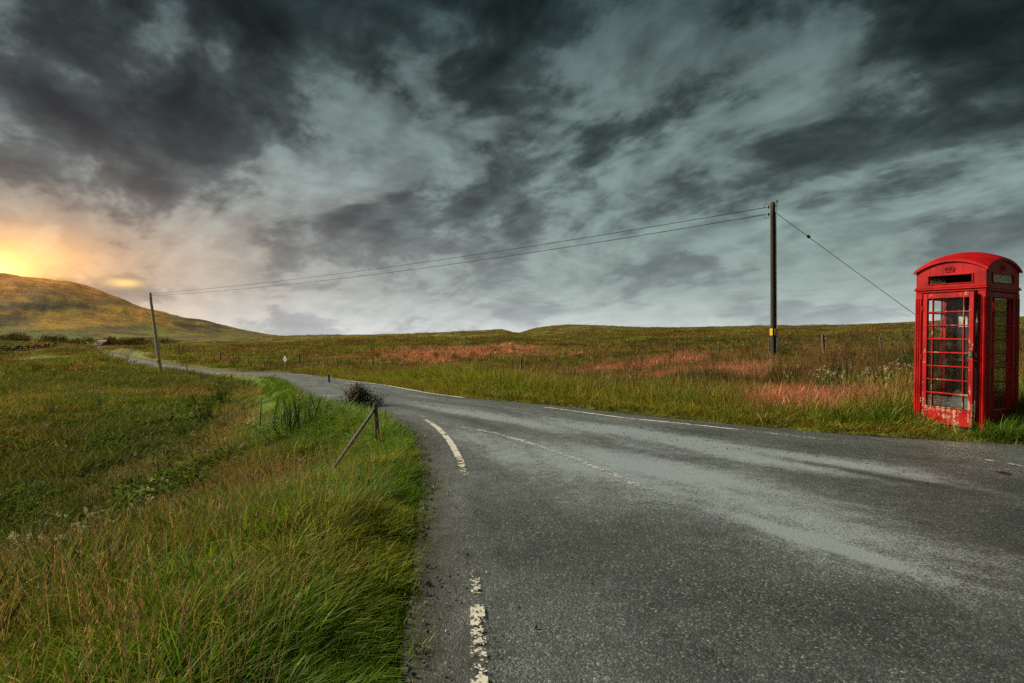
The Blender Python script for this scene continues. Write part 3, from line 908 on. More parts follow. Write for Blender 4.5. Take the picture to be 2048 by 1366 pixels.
def plant():
    # prototypes
    fine = [proto('g', *tuft(190, .24, .29, .0050, .60, 1.3, .24), M_LEAF) for i in range(6)]
    short = [proto('g', *tuft(130, .20, .11, .0042, .8, 1.0, .20, 3), M_LEAF) for i in range(4)]
    lush = [proto('g', *tuft(60, .12, .60, .0080, .80, 2.0, .16, 6), M_LEAF) for i in range(5)]
    stalk = [proto('g', *seedhead(14, .25, .58), M_LEAF) for i in range(6)]
    coarse = [proto('g', *tuft(130, .38, .36, .009, .75, 1.3, .30), M_LEAF) for i in range(5)]
    wide = [proto('g', *tuft(110, .85, .42, .022, .8, 1.2, .30, 3), M_LEAF) for i in range(5)]
    far = [proto('g', *tuft(110, 2.4, .50, .07, .9, 1.2, .25, 2), M_LEAF) for i in range(4)]
    herbs = [proto('g', *herb(90, .30, .18, .020), M_LEAF2) for i in range(4)]
    rush = [proto('g', *tuft(40, .16, .80, .010, .28, .35, .08, 4), M_LEAF) for i in range(4)]
    iris = [proto('g', *tuft(12, .12, .85, .026, .26, .30, .04, 5), M_LEAF) for i in range(4)]
    flower = [proto('g', *umbel(.62), M_FLOWER) for i in range(6)]

    def pts(n, r0, r1, p, keep, az0=-56, az1=56):
        X, Y = sample(n, r0, r1, p, az0, az1)
        info = road_info(X, Y)
        k = keep(X, Y, info) & (info[1] > -.06) & ~near_box(X, Y, .02)
        X, Y = X[k], Y[k]; info = tuple(a[k] for a in info)
        return X, Y, height(X, Y, info), info
    U = lambda n, a, b: rng.uniform(a, b, n)
    # --- left verge
    X, Y, Z, I = pts(12000, 1.3, 17, 1.0, lambda X, Y, I: I[0] & (I[1] > .24) & (rng.random(len(X)) < (1 - sm(I[1], 2.4, 4.4)) * (1 - .9 * sm(np.hypot(X, Y), 10.5, 16.5))), -66, 5)
    n = len(X); q = fbm(X, Y, .9, 3, .5, 77.0)
    t = colour_at(X, Y, Z, I); t = lerp(t, np.ones((n, 3)) * C_LUSH * 1.1, sm(q, .36, .58) * .85); t = lerp(t, np.ones((n, 3)) * np.array((.165, .205, .022)), sm(q, .50, .34) * .75); t = t * U(n, .72, 1.3)[:, None]; t = lerp(t, np.ones((n, 3)) * np.array((.060, .12, .012)), (rng.random(n) < .14) * .8)
    t = lerp(t, np.ones((n, 3)) * C_STRAW * .75, (rng.random(n) < .05) * .7)
    h = (.20 + .85 * fbm(X, Y, 1.5, 3, .6, 5.0)) * (.35 + .65 * sm(I[1], .2, .8)) * U(n, .75, 1.2)
    h = h * (1 - .45 * sm(np.hypot(X, Y), 8.5, 14))
    scatter('verge_grass', 'green and straw-coloured grass covering the near roadside verge', 'grass', fine, X, Y, Z, np.stack([np.full(n, 1.0), np.full(n, 1.0), h], 1) * (1 + .02 * np.hypot(X, Y))[:, None], t)
    # --- long arching tussocks on the verge
    X, Y, Z, I = pts(2000, 1.5, 9, 1.2, lambda X, Y, I: I[0] & (I[1] > .7) & (I[1] < 3.4) & (fbm(X, Y, 1.3, 2, .5, 51.0) > .55), -66, 5)
    n = len(X)
    t = np.ones((n, 3)) * C_LUSH * 1.05 * U((n, 1)[0], .7, 1.25)[:, None]
    t = lerp(t, np.ones((n, 3)) * C_TURF * 1.3, U(n, 0, .6))
    scatter('long_grass', 'long arching bright green grass tussocks on the near verge', 'grass', lush, X, Y, Z, U(n, .36, .72), t)
    # --- seed heads on the verge
    X, Y, Z, I = pts(2000, 1.6, 15, .9, lambda X, Y, I: I[0] & (I[1] > .4) & (I[1] < 5.0) & (rng.random(len(X)) < (.25 + .75 * sm(I[1], .9, 2.2)) * (.12 + .88 * sm(fbm(X, Y, .7, 3, .5, 81.0), .42, .60))) , -66, 4)
    n = len(X)
    t = np.ones((n, 3)) * np.array((.28, .225, .125)) * U(n, .65, 1.2)[:, None]
    scatter('seeding_grass', 'thin brown seeding grass stalks along the near verge', 'grass', stalk, X, Y, Z, U(n, .50, .85), t)
    # --- short turf along both tarmac edges
    X, Y, Z, I = pts(17000, 1.3, 45, 1.3, lambda X, Y, I: (I[1] > -.06) & (I[1] < 1.0) & (rng.random(len(X)) < (1 - sm(I[1], .5, 1.0)) * sm(I[1] + .12 * (fbm(X, Y, 2.5, 2) - .5), -.05, .10)))
    n = len(X); t = colour_at(X, Y, Z, I)
    t = lerp(t, np.ones((n, 3)) * np.where(I[0][:, None], C_LUSH * .9, C_TURF * 1.15), .55 * (1 - .7 * sm(np.hypot(X, Y), 10, 18) * I[0])); t = lerp(t, np.ones((n, 3)) * C_BROWN * 1.2, U(n, 0, .5) * (~I[0]))
    scatter('roadside_turf', 'short cropped turf fringing both edges of the tarmac', 'turf', short, X, Y, Z, U(n, .6, 1.2) * (1 + .05 * np.hypot(X, Y) * np.where(I[0] & (np.hypot(X, Y) > 12), .45, 1)), t)
    # --- left field
    X, Y, Z, I = pts(16000, 3.5, 75, 1.1, lambda X, Y, I: I[0] & (I[1] > 1.6), -66, 2)
    n = len(X); r = np.hypot(X, Y); t = colour_at(X, Y, Z, I)
    scatter('field_grass', 'dark rough grass filling the low field left of the road', 'grass', coarse, X, Y, Z, np.stack([np.ones(n), np.ones(n), np.where((I[1] < 4) & (r > 11), .5, .85)], 1) * (U(n, .6, 1.2) * (1 + r / 45))[:, None], t)
    X, Y, Z, I = pts(3500, 4, 30, 1.0, lambda X, Y, I: I[0] & (I[1] > 2.4) & (fbm(X, Y, .5, 3, .5, 91.0) > .47), -66, 0)
    n = len(X); r = np.hypot(X, Y); t = np.ones((n, 3)) * C_BOG * 1.35 * U(n, .6, 1.4)[:, None]
    scatter('field_weeds', 'dark broad-leaved weeds in the damp hollow', 'weeds', herbs, X, Y, Z, U(n, .6, 1.3) * (1 + r / 60), t)
    # --- right bank between road and fence
    X, Y, Z, I = pts(20000, 7.5, 60, 1.2, lambda X, Y, I: ~I[0] & (I[1] > .35) & (I[1] < 26))
    n = len(X); r = np.hypot(X, Y); t = colour_at(X, Y, Z, I)
    hgt = (.28 + .72 * sm(I[1], .4, 2.2)) * (1 - .45 * sm(I[1], 7, 16)) * U(n, .7, 1.25) * (.6 + .8 * fbm(X, Y, .5, 3, .5, 15.0))
    scatter('bank_grass', 'olive grass with reddish flare-tinted patches on the bank between road and fence', 'grass', coarse, X, Y, Z, np.stack([np.full(n, .9), np.full(n, .9), hgt * 1.25], 1) * (1 + r / 60)[:, None], t)
    X, Y, Z, I = pts(9500, 8, 50, 1.0, lambda X, Y, I: ~I[0] & (I[1] > 1.3) & (rng.random(len(X)) < .12 + .88 * np.maximum(flare_russet(X, Y), sm(fbm(X, Y, .4, 3, .5, 61.0), .5, .62) * .6)))
    n = len(X); r = np.hypot(X, Y); ru = flare_russet(X, Y)
    t = lerp(np.ones((n, 3)) * np.array((.26, .165, .065)), np.ones((n, 3)) * np.array((.48, .245, .16)), ru) * U(n, .7, 1.2)[:, None]  # stalks inside the patches take the painted flare pink too
    scatter('bank_seeding_grass', 'brown seeding grass stalks with flare-pink patches on the far bank', 'grass', stalk, X, Y, Z, U(n, .6, .95) * (1 + r / 70), t)
    # --- moor beyond the fence, far field
    X, Y, Z, I = pts(13000, 34, 190, 1.25, lambda X, Y, I: I[1] > 1.5)
    n = len(X); r = np.hypot(X, Y); t = colour_at(X, Y, Z, I, .48)
    scatter('moor_grass', 'brown and olive tussock grass on the open moor', 'grass', wide, X, Y, Z, np.stack([np.ones(n), np.ones(n), np.full(n, .68)], 1) * (U(n, .6, 1.3) * (1 + r / 110))[:, None], t)
    X, Y, Z, I = pts(9500, 120, 520, 1.2, lambda X, Y, I: I[1] > 3)
    n = len(X); r = np.hypot(X, Y); t = colour_at(X, Y, Z, I, .4)
    scatter('far_moor_grass', 'distant brown grass tufts along the moor skyline', 'grass', far, X, Y, Z, U(n, .45, 1.0), t)
    # --- rushes
    X, Y, Z, I = pts(3000, 9, 110, 1.1, lambda X, Y, I: (I[1] > 2.2) & (fbm(X, Y, .16, 3, .5, 33.0) > .53))
    n = len(X); r = np.hypot(X, Y); t = np.ones((n, 3)) * np.array((.040, .062, .014)) * U(n, .6, 1.3)[:, None]
    scatter('rushes', 'dark green upright rushes scattered over the damp ground', 'rushes', rush, X, Y, Z, U(n, .6, 1.0) * (1 + r / 120), t)
    # --- yellow flag iris leaves by the telephone box and beside the bush
    px = np.concatenate([U(70, 1640, 1826), U(14, 1240, 1420)]); dep = np.concatenate([U(70, 12.0, 15.5), U(14, 14.5, 18)])
    X = (px - 1024) / 1200 * dep; Y = dep; I = road_info(X, Y); Z = height(X, Y, I); n = len(X)
    scatter('iris_leaves', 'stand of tall dark sword-shaped leaves on the bank beside the telephone box', 'leaves', iris, X, Y, Z, U(n, .55, .9), np.ones((n, 3)) * np.array((.034, .070, .020)) * U(n, .7, 1.3)[:, None], lean=.06)
    # --- long dark grass round the foot of the telephone box
    a = U(420, 0, 6.28); rr = .62 + np.abs(rng.normal(0, .45, 420))
    X = BOX_C.x + rr * np.cos(a); Y = BOX_C.y + rr * np.sin(a); I = road_info(X, Y)
    lx = (X - BOX_C.x) * _ux.x + (Y - BOX_C.y) * _ux.y; ly = (X - BOX_C.x) * _uy.x + (Y - BOX_C.y) * _uy.y
    k = (I[1] > .12) & ~near_box(X, Y, .03) & ~((np.abs(lx) < .55) & (ly < -.4))
    X, Y = X[k], Y[k]; I = tuple(q[k] for q in I); Z = height(X, Y, I); n = len(X)
    scatter('box_foot_grass', 'long dark green grass round the foot of the telephone box', 'grass', lush, X, Y, Z, U(n, .45, .80), np.ones((n, 3)) * C_LUSH * .85 * U(n, .6, 1.3)[:, None])
    # --- cream flower heads
    fx = []; fy = []
    for (px, py, dep, sx, sy, cnt) in [(110, 1035, 6.6, .5, .3, 5), (60, 1040, 6.4, .4, .3, 3), (230, 1080, 5.9, .25, .2, 3), (270, 1030, 6.8, .3, .3, 5), (420, 960, 8.2, .8, .5, 3), (210, 930, 9.0, 1.2, .8, 4), (620, 850, 11, .9, .8, 3), (460, 880, 11, 1.2, .9, 4), (150, 850, 15, 3, 2, 7), (120, 775, 32, 4.5, 2, 20), (560, 845, 11.5, .6, .6, 4)]:
        c = P(px, py, dep)
        fx.append(c[0] + rng.normal(0, sx, cnt)); fy.append(c[1] + rng.normal(0, sy, cnt))
    pxx = np.concatenate([U(46, 1620, 1826), U(40, 1060, 1600)]); dd = np.concatenate([U(46, 11.8, 16), U(40, 14, 24)])
    fx.append((pxx - 1024) / 1200 * dd); fy.append(dd)
    X = np.concatenate(fx); Y = np.concatenate(fy); I = road_info(X, Y); k = I[1] > 1.2
    X, Y = X[k], Y[k]; I = tuple(q[k] for q in I); Z = height(X, Y, I); n = len(X)
    scatter('cream_flowers', 'cream meadow flower heads standing above the grass', 'flowers', flower, X, Y, Z, U(n, .6, 1.05), np.ones((n, 3)) * .55 * U(n, .6, 1.15)[:, None])
    # --- dark scrub at the foot of the hill
    scrub = [proto('g', *herb(260, 2.4, 2.2, .16), M_LEAF2) for i in range(4)]
    px = np.concatenate([U(170, -120, 290), U(30, 200, 360)]); dep = np.concatenate([U(170, 300, 380), U(30, 340, 400)])
    X = (px - 1024) / 1200 * dep; Y = dep
    k = fbm(X, Y, .03, 3, .5, 44.0) > .42
    X, Y = X[k], Y[k]; I = road_info(X, Y); Z = height(X, Y, I); n = len(X)
    scatter('hillside_scrub', 'dark scrub growing along the foot of the hill', 'scrub', scrub, X, Y, Z, U(n, .6, 1.6), np.ones((n, 3)) * np.array((.070, .062, .018)) * U(n, .6, 1.4)[:, None])
    # --- loose chippings where the verge has crumbled
    mb = MB(); mb.v = []; st = []
    for q in range(4):
        m2 = MB()
        vs = [Vector((random.gauss(0, 1), random.gauss(0, 1), random.gauss(0, .6))).normalized() * random.uniform(.7, 1) for _ in range(8)]
        import bmesh
        bm = bmesh.new()
        for p in vs: bm.verts.new(p)
        bmesh.ops.convex_hull(bm, input=bm.verts)
        me = bpy.data.meshes.new('chip'); bm.to_mesh(me); bm.free()
        at = me.attributes.new('bc', 'FLOAT_COLOR', 'POINT'); at.data.foreach_set('color', [1.0] * (4 * len(me.vertices)))
        me.materials.append(M_STONE); st.append(me)
    X1, Y1 = sample(30000, 1.3, 16, 1.0)
    I = road_info(X1, Y1)
    nb = sm(np.hypot(X1 - 5.4, Y1 - 8.2), 2.6, .4)
    wet = np.exp(-(((X1 - 2.6) * .74 - (Y1 - 8.3) * -.67) / 3) ** 2 - (((Y1 - 8.3) * .74 + (X1 - 2.6) * .67) / .55) ** 2)
    k = (rng.random(len(X1)) < np.where(I[1] < 0, np.exp(I[1] / .22) * .9 + nb * .25 * (I[1] > -.8) + .5 * wet, np.exp(-I[1] / .12) * .8 + nb * .7 * (I[1] < .5)))
    X, Y = X1[k], Y1[k]; I = tuple(q[k] for q in I); n = len(X)
    Z = np.where(I[1] < .0, I[2] + .012, height(X, Y, I)) + .002
    scatter('loose_chippings', 'loose dark chippings scattered along the tarmac edges', 'gravel', st, X, Y, Z, U(n, .003, .012) * np.where(I[0] & (I[1] > -.15), 1.6, 1.0), np.ones((n, 3)) * .045 * U(n, .35, 1.5)[:, None], lean=.6)

def stone_material():
    m, T, b, out = material('chipping')
    ti = T.n('ShaderNodeAttribute', attribute_name='tint', attribute_type='INSTANCER')
    T.link(ti.outputs['Color'], b.inputs['Base Color']); b.inputs['Roughness'].default_value = .45
    return m
M_STONE = stone_material()
plant()

# ------------------------------------------------------------------ materials of the built things
def simple(name, col, rough=.6, metal=0.0, var=.25, scale=6.0, bump=0.0, spec=.5, stretch=None):
    m, T, b, out = material(name)
    tc = T.n('ShaderNodeTexCoord')
    vec = tc.outputs['Object']
    if stretch:
        mp = T.n('ShaderNodeMapping'); mp.inputs['Scale'].default_value = stretch
        T.link(vec, mp.inputs[0]); vec = mp.outputs[0]
    n = T.noise(vec, scale, 6, .65)
    f = T.sstep(n, .25, .75, 1 - var, 1 + var)
    T.link(T.mix(1.0, tuple(col), T.comb(f, f, f), 'MULTIPLY'), b.inputs['Base Color'])
    T.link(T.sstep(n, .2, .8, max(.05, rough - .12), min(1, rough + .12)), b.inputs['Roughness'])
    b.inputs['Metallic'].default_value = metal
    b.inputs['Specular IOR Level'].default_value = spec
    if bump:
        bm = T.n('ShaderNodeBump'); bm.inputs['Distance'].default_value = bump; bm.inputs['Strength'].default_value = .7
        T.link(n, bm.inputs['Height']); T.link(bm.outputs[0], b.inputs['Normal'])
    return m
def red_paint(name, wear, low=0.0, edge=(.50, .40, .26)):
    """old red gloss paint; wear 0..1 shows cream undercoat and rust in flakes; low: more of it near the ground"""
    m, T, b, out = material(name)
    tc = T.n('ShaderNodeTexCoord'); vec = tc.outputs['Object']
    n = T.noise(vec, 9.0, 8, .68, .4); n2 = T.noise(vec, 2.2, 4, .55)
    mp = T.n('ShaderNodeMapping'); mp.inputs['Scale'].default_value = (26, 26, 5); T.link(vec, mp.inputs[0])
    n3 = T.noise(mp.outputs[0], 1.0, 6, .65)
    fade = T.sstep(n2, .3, .7, .62, 1.18)
    red = T.mix(T.sstep(n3, .45, .75), (.37, .0028, .0034), (.19, .0022, .0030))
    red = T.mix(1.0, red, T.comb(fade, fade, fade), 'MULTIPLY')
    sep = T.n('ShaderNodeSeparateXYZ'); T.link(vec, sep.inputs[0])
    k = T.m('ADD', T.m('MULTIPLY', n, .6), T.m('MULTIPLY', n3, .4))
    if low: k = T.m('ADD', k, T.m('MULTIPLY', T.sstep(sep.outputs[2], .1, .95, 1.0, 0.0), low))
    th = .74 - .24 * wear
    chip = T.sstep(k, th, th + .03)
    rim = T.sstep(k, th - .05, th)
    under = T.mix(T.noise(vec, 30, 4, .6), edge, (.20, .085, .035))
    col = T.mix(T.m('MULTIPLY', rim, .55), red, (.16, .012, .008))
    col = T.mix(chip, col, under)
    T.link(col, b.inputs['Base Color']); b.inputs['Specular IOR Level'].default_value = .18
    T.link(T.m('ADD', T.sstep(n2, .3, .7, .40, .58), T.m('MULTIPLY', chip, .35)), b.inputs['Roughness'])
    bm = T.n('ShaderNodeBump'); bm.inputs['Distance'].default_value = .003; bm.inputs['Strength'].default_value = .6
    T.link(T.m('ADD', T.m('MULTIPLY', chip, -1.0), T.m('MULTIPLY', n, .6)), bm.inputs['Height']); T.link(bm.outputs[0], b.inputs['Normal'])
    return m
def glass_material():
    m, T, b, out = material('old_window_glass')
    tc = T.n('ShaderNodeTexCoord')
    n = T.noise(tc.outputs['Object'], 7.0, 5, .6)
    tr = T.n('ShaderNodeBsdfTransparent'); tr.inputs[0].default_value = (.88, .92, .90, 1)
    gl = T.n('ShaderNodeBsdfGlossy'); gl.inputs['Roughness'].default_value = .0
    df = T.n('ShaderNodeBsdfDiffuse'); df.inputs[0].default_value = (.30, .30, .25, 1)
    lw = T.n('ShaderNodeLayerWeight'); lw.inputs[0].default_value = .25
    m1 = T.n('ShaderNodeMixShader'); T.link(T.m('MULTIPLY', lw.outputs['Fresnel'], .8), m1.inputs[0]); T.link(tr.outputs[0], m1.inputs[1]); T.link(gl.outputs[0], m1.inputs[2])
    m2 = T.n('ShaderNodeMixShader'); T.link(T.sstep(n, .50, .78, .005, .10), m2.inputs[0]); T.link(m1.outputs[0], m2.inputs[1]); T.link(df.outputs[0], m2.inputs[2])
    T.link(m2.outputs[0], out.inputs[0])
    return m
def opal_material():
    m, T, b, out = material('opal_panel')
    tc = T.n('ShaderNodeTexCoord'); n = T.noise(tc.outputs['Object'], 14.0, 5, .6)
    c = T.mix(n, (.72, .70, .50), (.88, .86, .68)); T.link(c, b.inputs['Base Color'])
    tr = T.n('ShaderNodeBsdfTranslucent'); T.link(c, tr.inputs[0])
    mx = T.n('ShaderNodeMixShader'); mx.inputs[0].default_value = .2
    T.link(b.outputs[0], mx.inputs[1]); T.link(tr.outputs[0], mx.inputs[2]); T.link(mx.outputs[0], out.inputs[0])
    return m
M_RED = red_paint('red_paint', .10); M_REDDOOR = red_paint('red_door_paint', .72, .08); M_REDKICK = red_paint('peeling_red_paint', .92, .0)
M_GLASS = glass_material(); M_OPAL = opal_material()
M_BLACK = simple('black_panel', (.010, .010, .011), .5, var=.4); M_STEEL = simple('brushed_steel', (.36, .37, .37), .32, .9); M_CHROME = simple('chrome', (.75, .75, .74), .15, 1.0, .1)
M_PAPER = simple('notice_paper', (.62, .62, .58), .8, var=.15, scale=3); M_CONC = simple('concrete', (.22, .215, .20), .9, var=.3, scale=12, bump=.004)
M_BASE = simple('dirty_plinth', (.045, .042, .035), .9, var=.4, scale=9)
M_DARKRED = simple('inner_red_paint', (.16, .006, .008), .5, var=.3)
M_INK = simple('faded_ink', (.42, .40, .28), .8, var=.2); M_BLACKINK = simple('black_ink', (.012, .012, .012), .7)
M_POLE = simple('creosoted_pole', (.040, .034, .027), .85, var=.55, scale=1.0, bump=.01, stretch=(22, 22, .9), spec=.2)
M_POLE2 = simple('weathered_pole', (.55, .45, .33), .85, var=.3, scale=1.0, bump=.01, stretch=(22, 22, .9), spec=.2)
M_WOOD = simple('weathered_grey_wood', (.115, .098, .078), .85, var=.5, scale=1.0, bump=.006, stretch=(40, 40, 2.2), spec=.2)
M_WIRE = simple('dark_cable', (.012, .012, .012), .6); M_FWIRE = simple('rusty_fence_wire', (.07, .06, .05), .8, spec=.1)
M_YELLOW = simple('yellow_plate', (.72, .50, .03), .45, var=.12); M_PORC = simple('brown_porcelain', (.045, .028, .018), .25)
M_WHITE = simple('white_sign_face', (.76, .77, .76), .4, var=.06); M_GREYPOLE = simple('grey_sign_post', (.36, .36, .34), .5, .4)
M_RUST = simple('rusty_iron', (.050, .026, .016), .7, .3, .5, 30, .003)
M_WALL = simple('pale_render', (.11, .085, .07), .9, var=.15, scale=.6); M_ROOF = simple('pale_slate_roof', (.20, .155, .14), .95, var=.2, scale=1.2, spec=.03)
M_DSTONE = simple('dark_field_stone', (.075, .066, .055), .9, var=.5, scale=1.5, bump=.03)

def text_mesh(name, s, size, mat, parent, M, ext=.0015):
    cu = bpy.data.curves.new(name, 'FONT'); cu.body = s; cu.size = size; cu.align_x = 'CENTER'; cu.align_y = 'CENTER'; cu.extrude = ext
    cu.resolution_u = 2
    to = bpy.data.objects.new(name, cu); COL.objects.link(to)
    dg = bpy.context.evaluated_depsgraph_get()
    me = bpy.data.meshes.new_from_object(to.evaluated_get(dg))
    bpy.data.objects.remove(to); bpy.data.curves.remove(cu)
    me.name = name; me.transform(M)
    me.materials.clear(); me.materials.append(mat)
    o = bpy.data.objects.new(name, me); COL.objects.link(o); o.parent = parent
    return o

# ------------------------------------------------------------------ telephone box
def telephone_box():
    k = 1.03
    root = empty('telephone_box', (BOX_C.x, BOX_C.y, BOX_Z), (0, math.radians(.9), 0))
    root.rotation_euler = (Matrix.Rotation(math.radians(.9), 3, 'Y') @ Matrix.Rotation(BOX_PHI, 3, 'Z')).to_euler()
    root.scale = (k, k, k)
    tag(root, 'weathered red telephone box with domed roof and peeling door on the grass verge', 'telephone box')
    H = .46
    MB().box(-.465, .465, -.465, .465, -.25, .07, bev=.01).build('plinth', M_BASE, root)
    MB().box(-.40, .40, -.40, .40, .07, .085).build('floor', M_CONC, root)
    # corner posts with reeded faces
    for sx in (-1, 1):
        for sy in (-1, 1):
            mb = MB(); c = H - .055
            x, y = sx * c, sy * c
            mb.box(x - .055, x + .055, y - .055, y + .055, .07, 1.985, bev=.012)
            for off in (-.030, 0, .030):
                mb.tube([(x + sx * .054, y + off, .16), (x + sx * .054, y + off, 1.90)], .0095, 6)
                mb.tube([(x + off, y + sy * .054, .16), (x + off, y + sy * .054, 1.90)], .0095, 6)
            mb.box(x - .062, x + .062, y - .062, y + .062, .069, .15, bev=.01)
            mb.build('corner_post', M_RED, root)
    # entablature
    mb = MB()
    for (h, z0, z1) in ((.455, 1.985, 2.018), (.474, 2.018, 2.046), (.463, 2.046, 2.066)):
        for s in (-1, 1):
            mb.box(-h, h, min(s * h, s * (h - .09)), max(s * h, s * (h - .09)), z0, z1, bev=.006)
            mb.box(min(s * h, s * (h - .09)), max(s * h, s * (h - .09)), -h + .0905, h - .0905, z0 + .0005, z1 - .0005)
    mb.build('cornice', M_RED, root)
    R = .95; zc = 2.275 - math.sqrt(R * R - 2 * .48 ** 2)
    def dome(x, y): return zc + math.sqrt(max(R * R - x * x - y * y, 0))
    # fascia panels with sign slots and segmental tops
    def fascia(rot, hw, y0, y1):
        M = Matrix.Rotation(rot, 4, 'Z')
        mb = MB()
        mb.box(-hw, -.285, y0, y1, 2.066, 2.236, M); mb.box(.285, hw, y0, y1, 2.066, 2.236, M); mb.box(-.2845, .2845, y0, y1, 2.066, 2.100, M)
        n = 16; vs = []; fs = []
        for i in range(n + 1):
            x = -hw + 2 * hw * i / n
            zt = dome(x, y0) - .012
            for y in (y0, y1): vs += [(x, y, 2.2365), (x, y, zt)]
        for i in range(n):
            a = i * 4
            fs += [(a, a + 4, a + 5, a + 1), (a + 2, a + 3, a + 7, a + 6), (a + 1, a + 5, a + 7, a + 3), (a, a + 2, a + 6, a + 4)]
        mb.add([tuple(M @ Vector(v)) for v in vs], fs)
        # raised bead round the slot
        f = .010
        for (a, b, c, d) in ((-.297, .297, 2.222, 2.236), (-.297, .297, 2.096, 2.110), (-.297, -.279, 2.1105, 2.2215), (.279, .297, 2.1105, 2.2215)):
            mb.box(a, b, y0 - f, y0 + .004, c, d, M, bev=.003)
        return mb.build('fascia', M_RED, root)
    for r_, hw, y0 in ((0, .45, -.452), (math.pi, .45, -.452)):
        fascia(r_, hw, y0, y0 + .045)
    for r_ in (math.pi / 2, -math.pi / 2):
        fascia(r_, .4065, -.452, -.407)
    # roof
    n = 18; w = .480; vs = []; fs = []
    for layer in (0, 1):
        for i in range(n + 1):
            for j in range(n + 1):
                x = -w + 2 * w * i / n; y = -w + 2 * w * j / n
                vs.append((x, y, dome(x, y) + (.022 if layer == 0 else -.012)))
    q = (n + 1) ** 2
    for i in range(n):
        for j in range(n):
            a = i * (n + 1) + j
            fs.append((a, a + 1, a + n + 2, a + n + 1)); fs.append((q + a, q + a + n + 1, q + a + n + 2, q + a + 1))
    for i in range(n):
        for (a, b) in ((i * (n + 1), (i + 1) * (n + 1)), (i * (n + 1) + n, (i + 1) * (n + 1) + n), (i, i + 1), (n * (n + 1) + i, n * (n + 1) + i + 1)):
            fs.append((a, b, q + b, q + a))
    roof = MB().add(vs, fs).build('roof', M_RED, root)
    for s in range(4):      # roll moulding under the roof edge
        M = Matrix.Rotation(s * math.pi / 2, 4, 'Z')
        pts = [M @ Vector((x, -.467, dome(x, -.467) - .014)) for x in np.linspace(-.467, .467, 15)]
        MB().tube(pts, .013, 6).build('roof_moulding', M_RED, roof)
    # crowns in relief
    for r_ in (0, math.pi / 2):
        M = Matrix.Rotation(r_, 4, 'Z')
        mb = MB(); y = -.455
        mb.box(-.052, .052, y - .008, y + .004, 2.268, 2.286, M, bev=.003)
        for sx in (-1, 1):
            mb.tube([M @ Vector((sx * (.050 - .0), y, 2.286)), M @ Vector((sx * .062, y, 2.315)), M @ Vector((sx * .040, y, 2.340)), M @ Vector((0, y, 2.326))], .008, 6)
            mb.tube([M @ Vector((sx * .024, y, 2.287)), M @ Vector((sx * .026, y, 2.310))], .007, 6)
        mb.tube([M @ Vector((0, y, 2.287)), M @ Vector((0, y, 2.352))], .008, 6)
        mb.tube([M @ Vector((-.012, y, 2.348)), M @ Vector((.012, y, 2.348))], .006, 6)
        mb.build('crown_emblem', M_RED, root)
    # sign panels: right and left sides keep theirs, the door side is empty
    for r_, nm in ((math.pi / 2, 'right'), (-math.pi / 2, 'left')):
        M = Matrix.Rotation(r_, 4, 'Z')
        sp = MB().box(-.287, .287, -.430, -.424, 2.098, 2.238, M).build('sign_panel', M_OPAL, root)
        MT = M @ Matrix.Translation((0, -.4315, 2.168)) @ Matrix.Rotation(math.pi / 2, 4, 'X') @ Matrix.Diagonal((.92, 1.0, 1, 1))
        text_mesh('lettering', 'TELEPHONE', .098, M_INK, sp, MT)
    MB().box(-.42, .42, .404, .41, 2.07, 2.236).build('blanking_panel', M_BLACK, root)
    MB().box(-.40, .40, -.40, .40, 2.262, 2.270).build('ceiling', M_BLACK, root)
    # glazed frames
    GX = [(-.285, -.222), (-.205, .205), (.222, .285)]; Z0, Z1, NR = .335, 1.895, 8
    pitch = (Z1 - Z0) / NR
    def glazed(parent, M, y, mat_f, mat_k, broken=()):
        """stiles, rails, 24 panes and glazing bars in the plane y, seen from -y"""
        for sx in (-1, 1):
            MB().box(min(sx * .286, sx * .348), max(sx * .286, sx * .348), y - .022, y + .022, .088, 1.972, M, bev=.004).build('stile', mat_f, parent)
        MB().box(-.2855, .2855, y - .020, y + .020, 1.896, 1.971, M, bev=.004).build('top_rail', mat_f, parent)
        MB().box(-.2855, .2855, y - .018, y + .018, .089, .318, M, bev=.004).build('kick_panel', mat_k, parent)
        MB().box(-.2855, .2855, y - .026, y + .020, .318, .334, M, bev=.004).build('bottom_rail', mat_f, parent)
        for x in (-.2135, .2135):
            MB().box(x - .0085, x + .0085, y - .017, y + .012, Z0, Z1, M, bev=.004).build('glazing_bar', mat_f, parent)
        for r in range(1, NR):
            z = Z0 + r * pitch
            MB().box(-.2852, .2852, y - .0155, y + .011, z - .0095, z + .0095, M, bev=.004).build('glazing_bar', mat_f, parent)
        for r in range(NR):
            for c, (a, b) in enumerate(GX):
                if (r, c) in broken: continue
                MB().box(a - .004, b + .004, y + .002, y + .005, Z0 + r * pitch + .007, Z0 + (r + 1) * pitch - .007, M).build('pane', M_GLASS, parent)
    I4 = Matrix.Identity(4)
    # door, hinged at the left, standing a little open
    hinge = Vector((-.350, -.437, 0))
    door = empty('door', tuple(hinge), (0, 0, math.radians(-6.0)))
    door.parent = root
    MD = Matrix.Translation((.352, 0, 0))
    glazed(door, MD, 0.0, M_REDDOOR, M_REDKICK, broken={(6, 0), (7, 0), (5, 0), (7, 2)})
    door['label'] = 'peeling red glazed door standing slightly open'
    mb = MB()
    mb.tube([(.352 + .318, -.022, 1.06), (.352 + .318, -.034, 1.075), (.352 + .318, -.034, 1.145), (.352 + .318, -.022, 1.16)], [.016, .021, .021, .014], 10)
    mb.box(.352 + .300, .352 + .336, -.026, -.021, 1.035, 1.185, bev=.004)
    mb.build('handle', M_CHROME, door, smooth=False)
    for z in (.4, 1.05, 1.75):
        MB().tube([(-.003, -.026, z - .04), (-.003, -.026, z + .04)], .009, 8).build('hinge', M_REDDOOR, door)
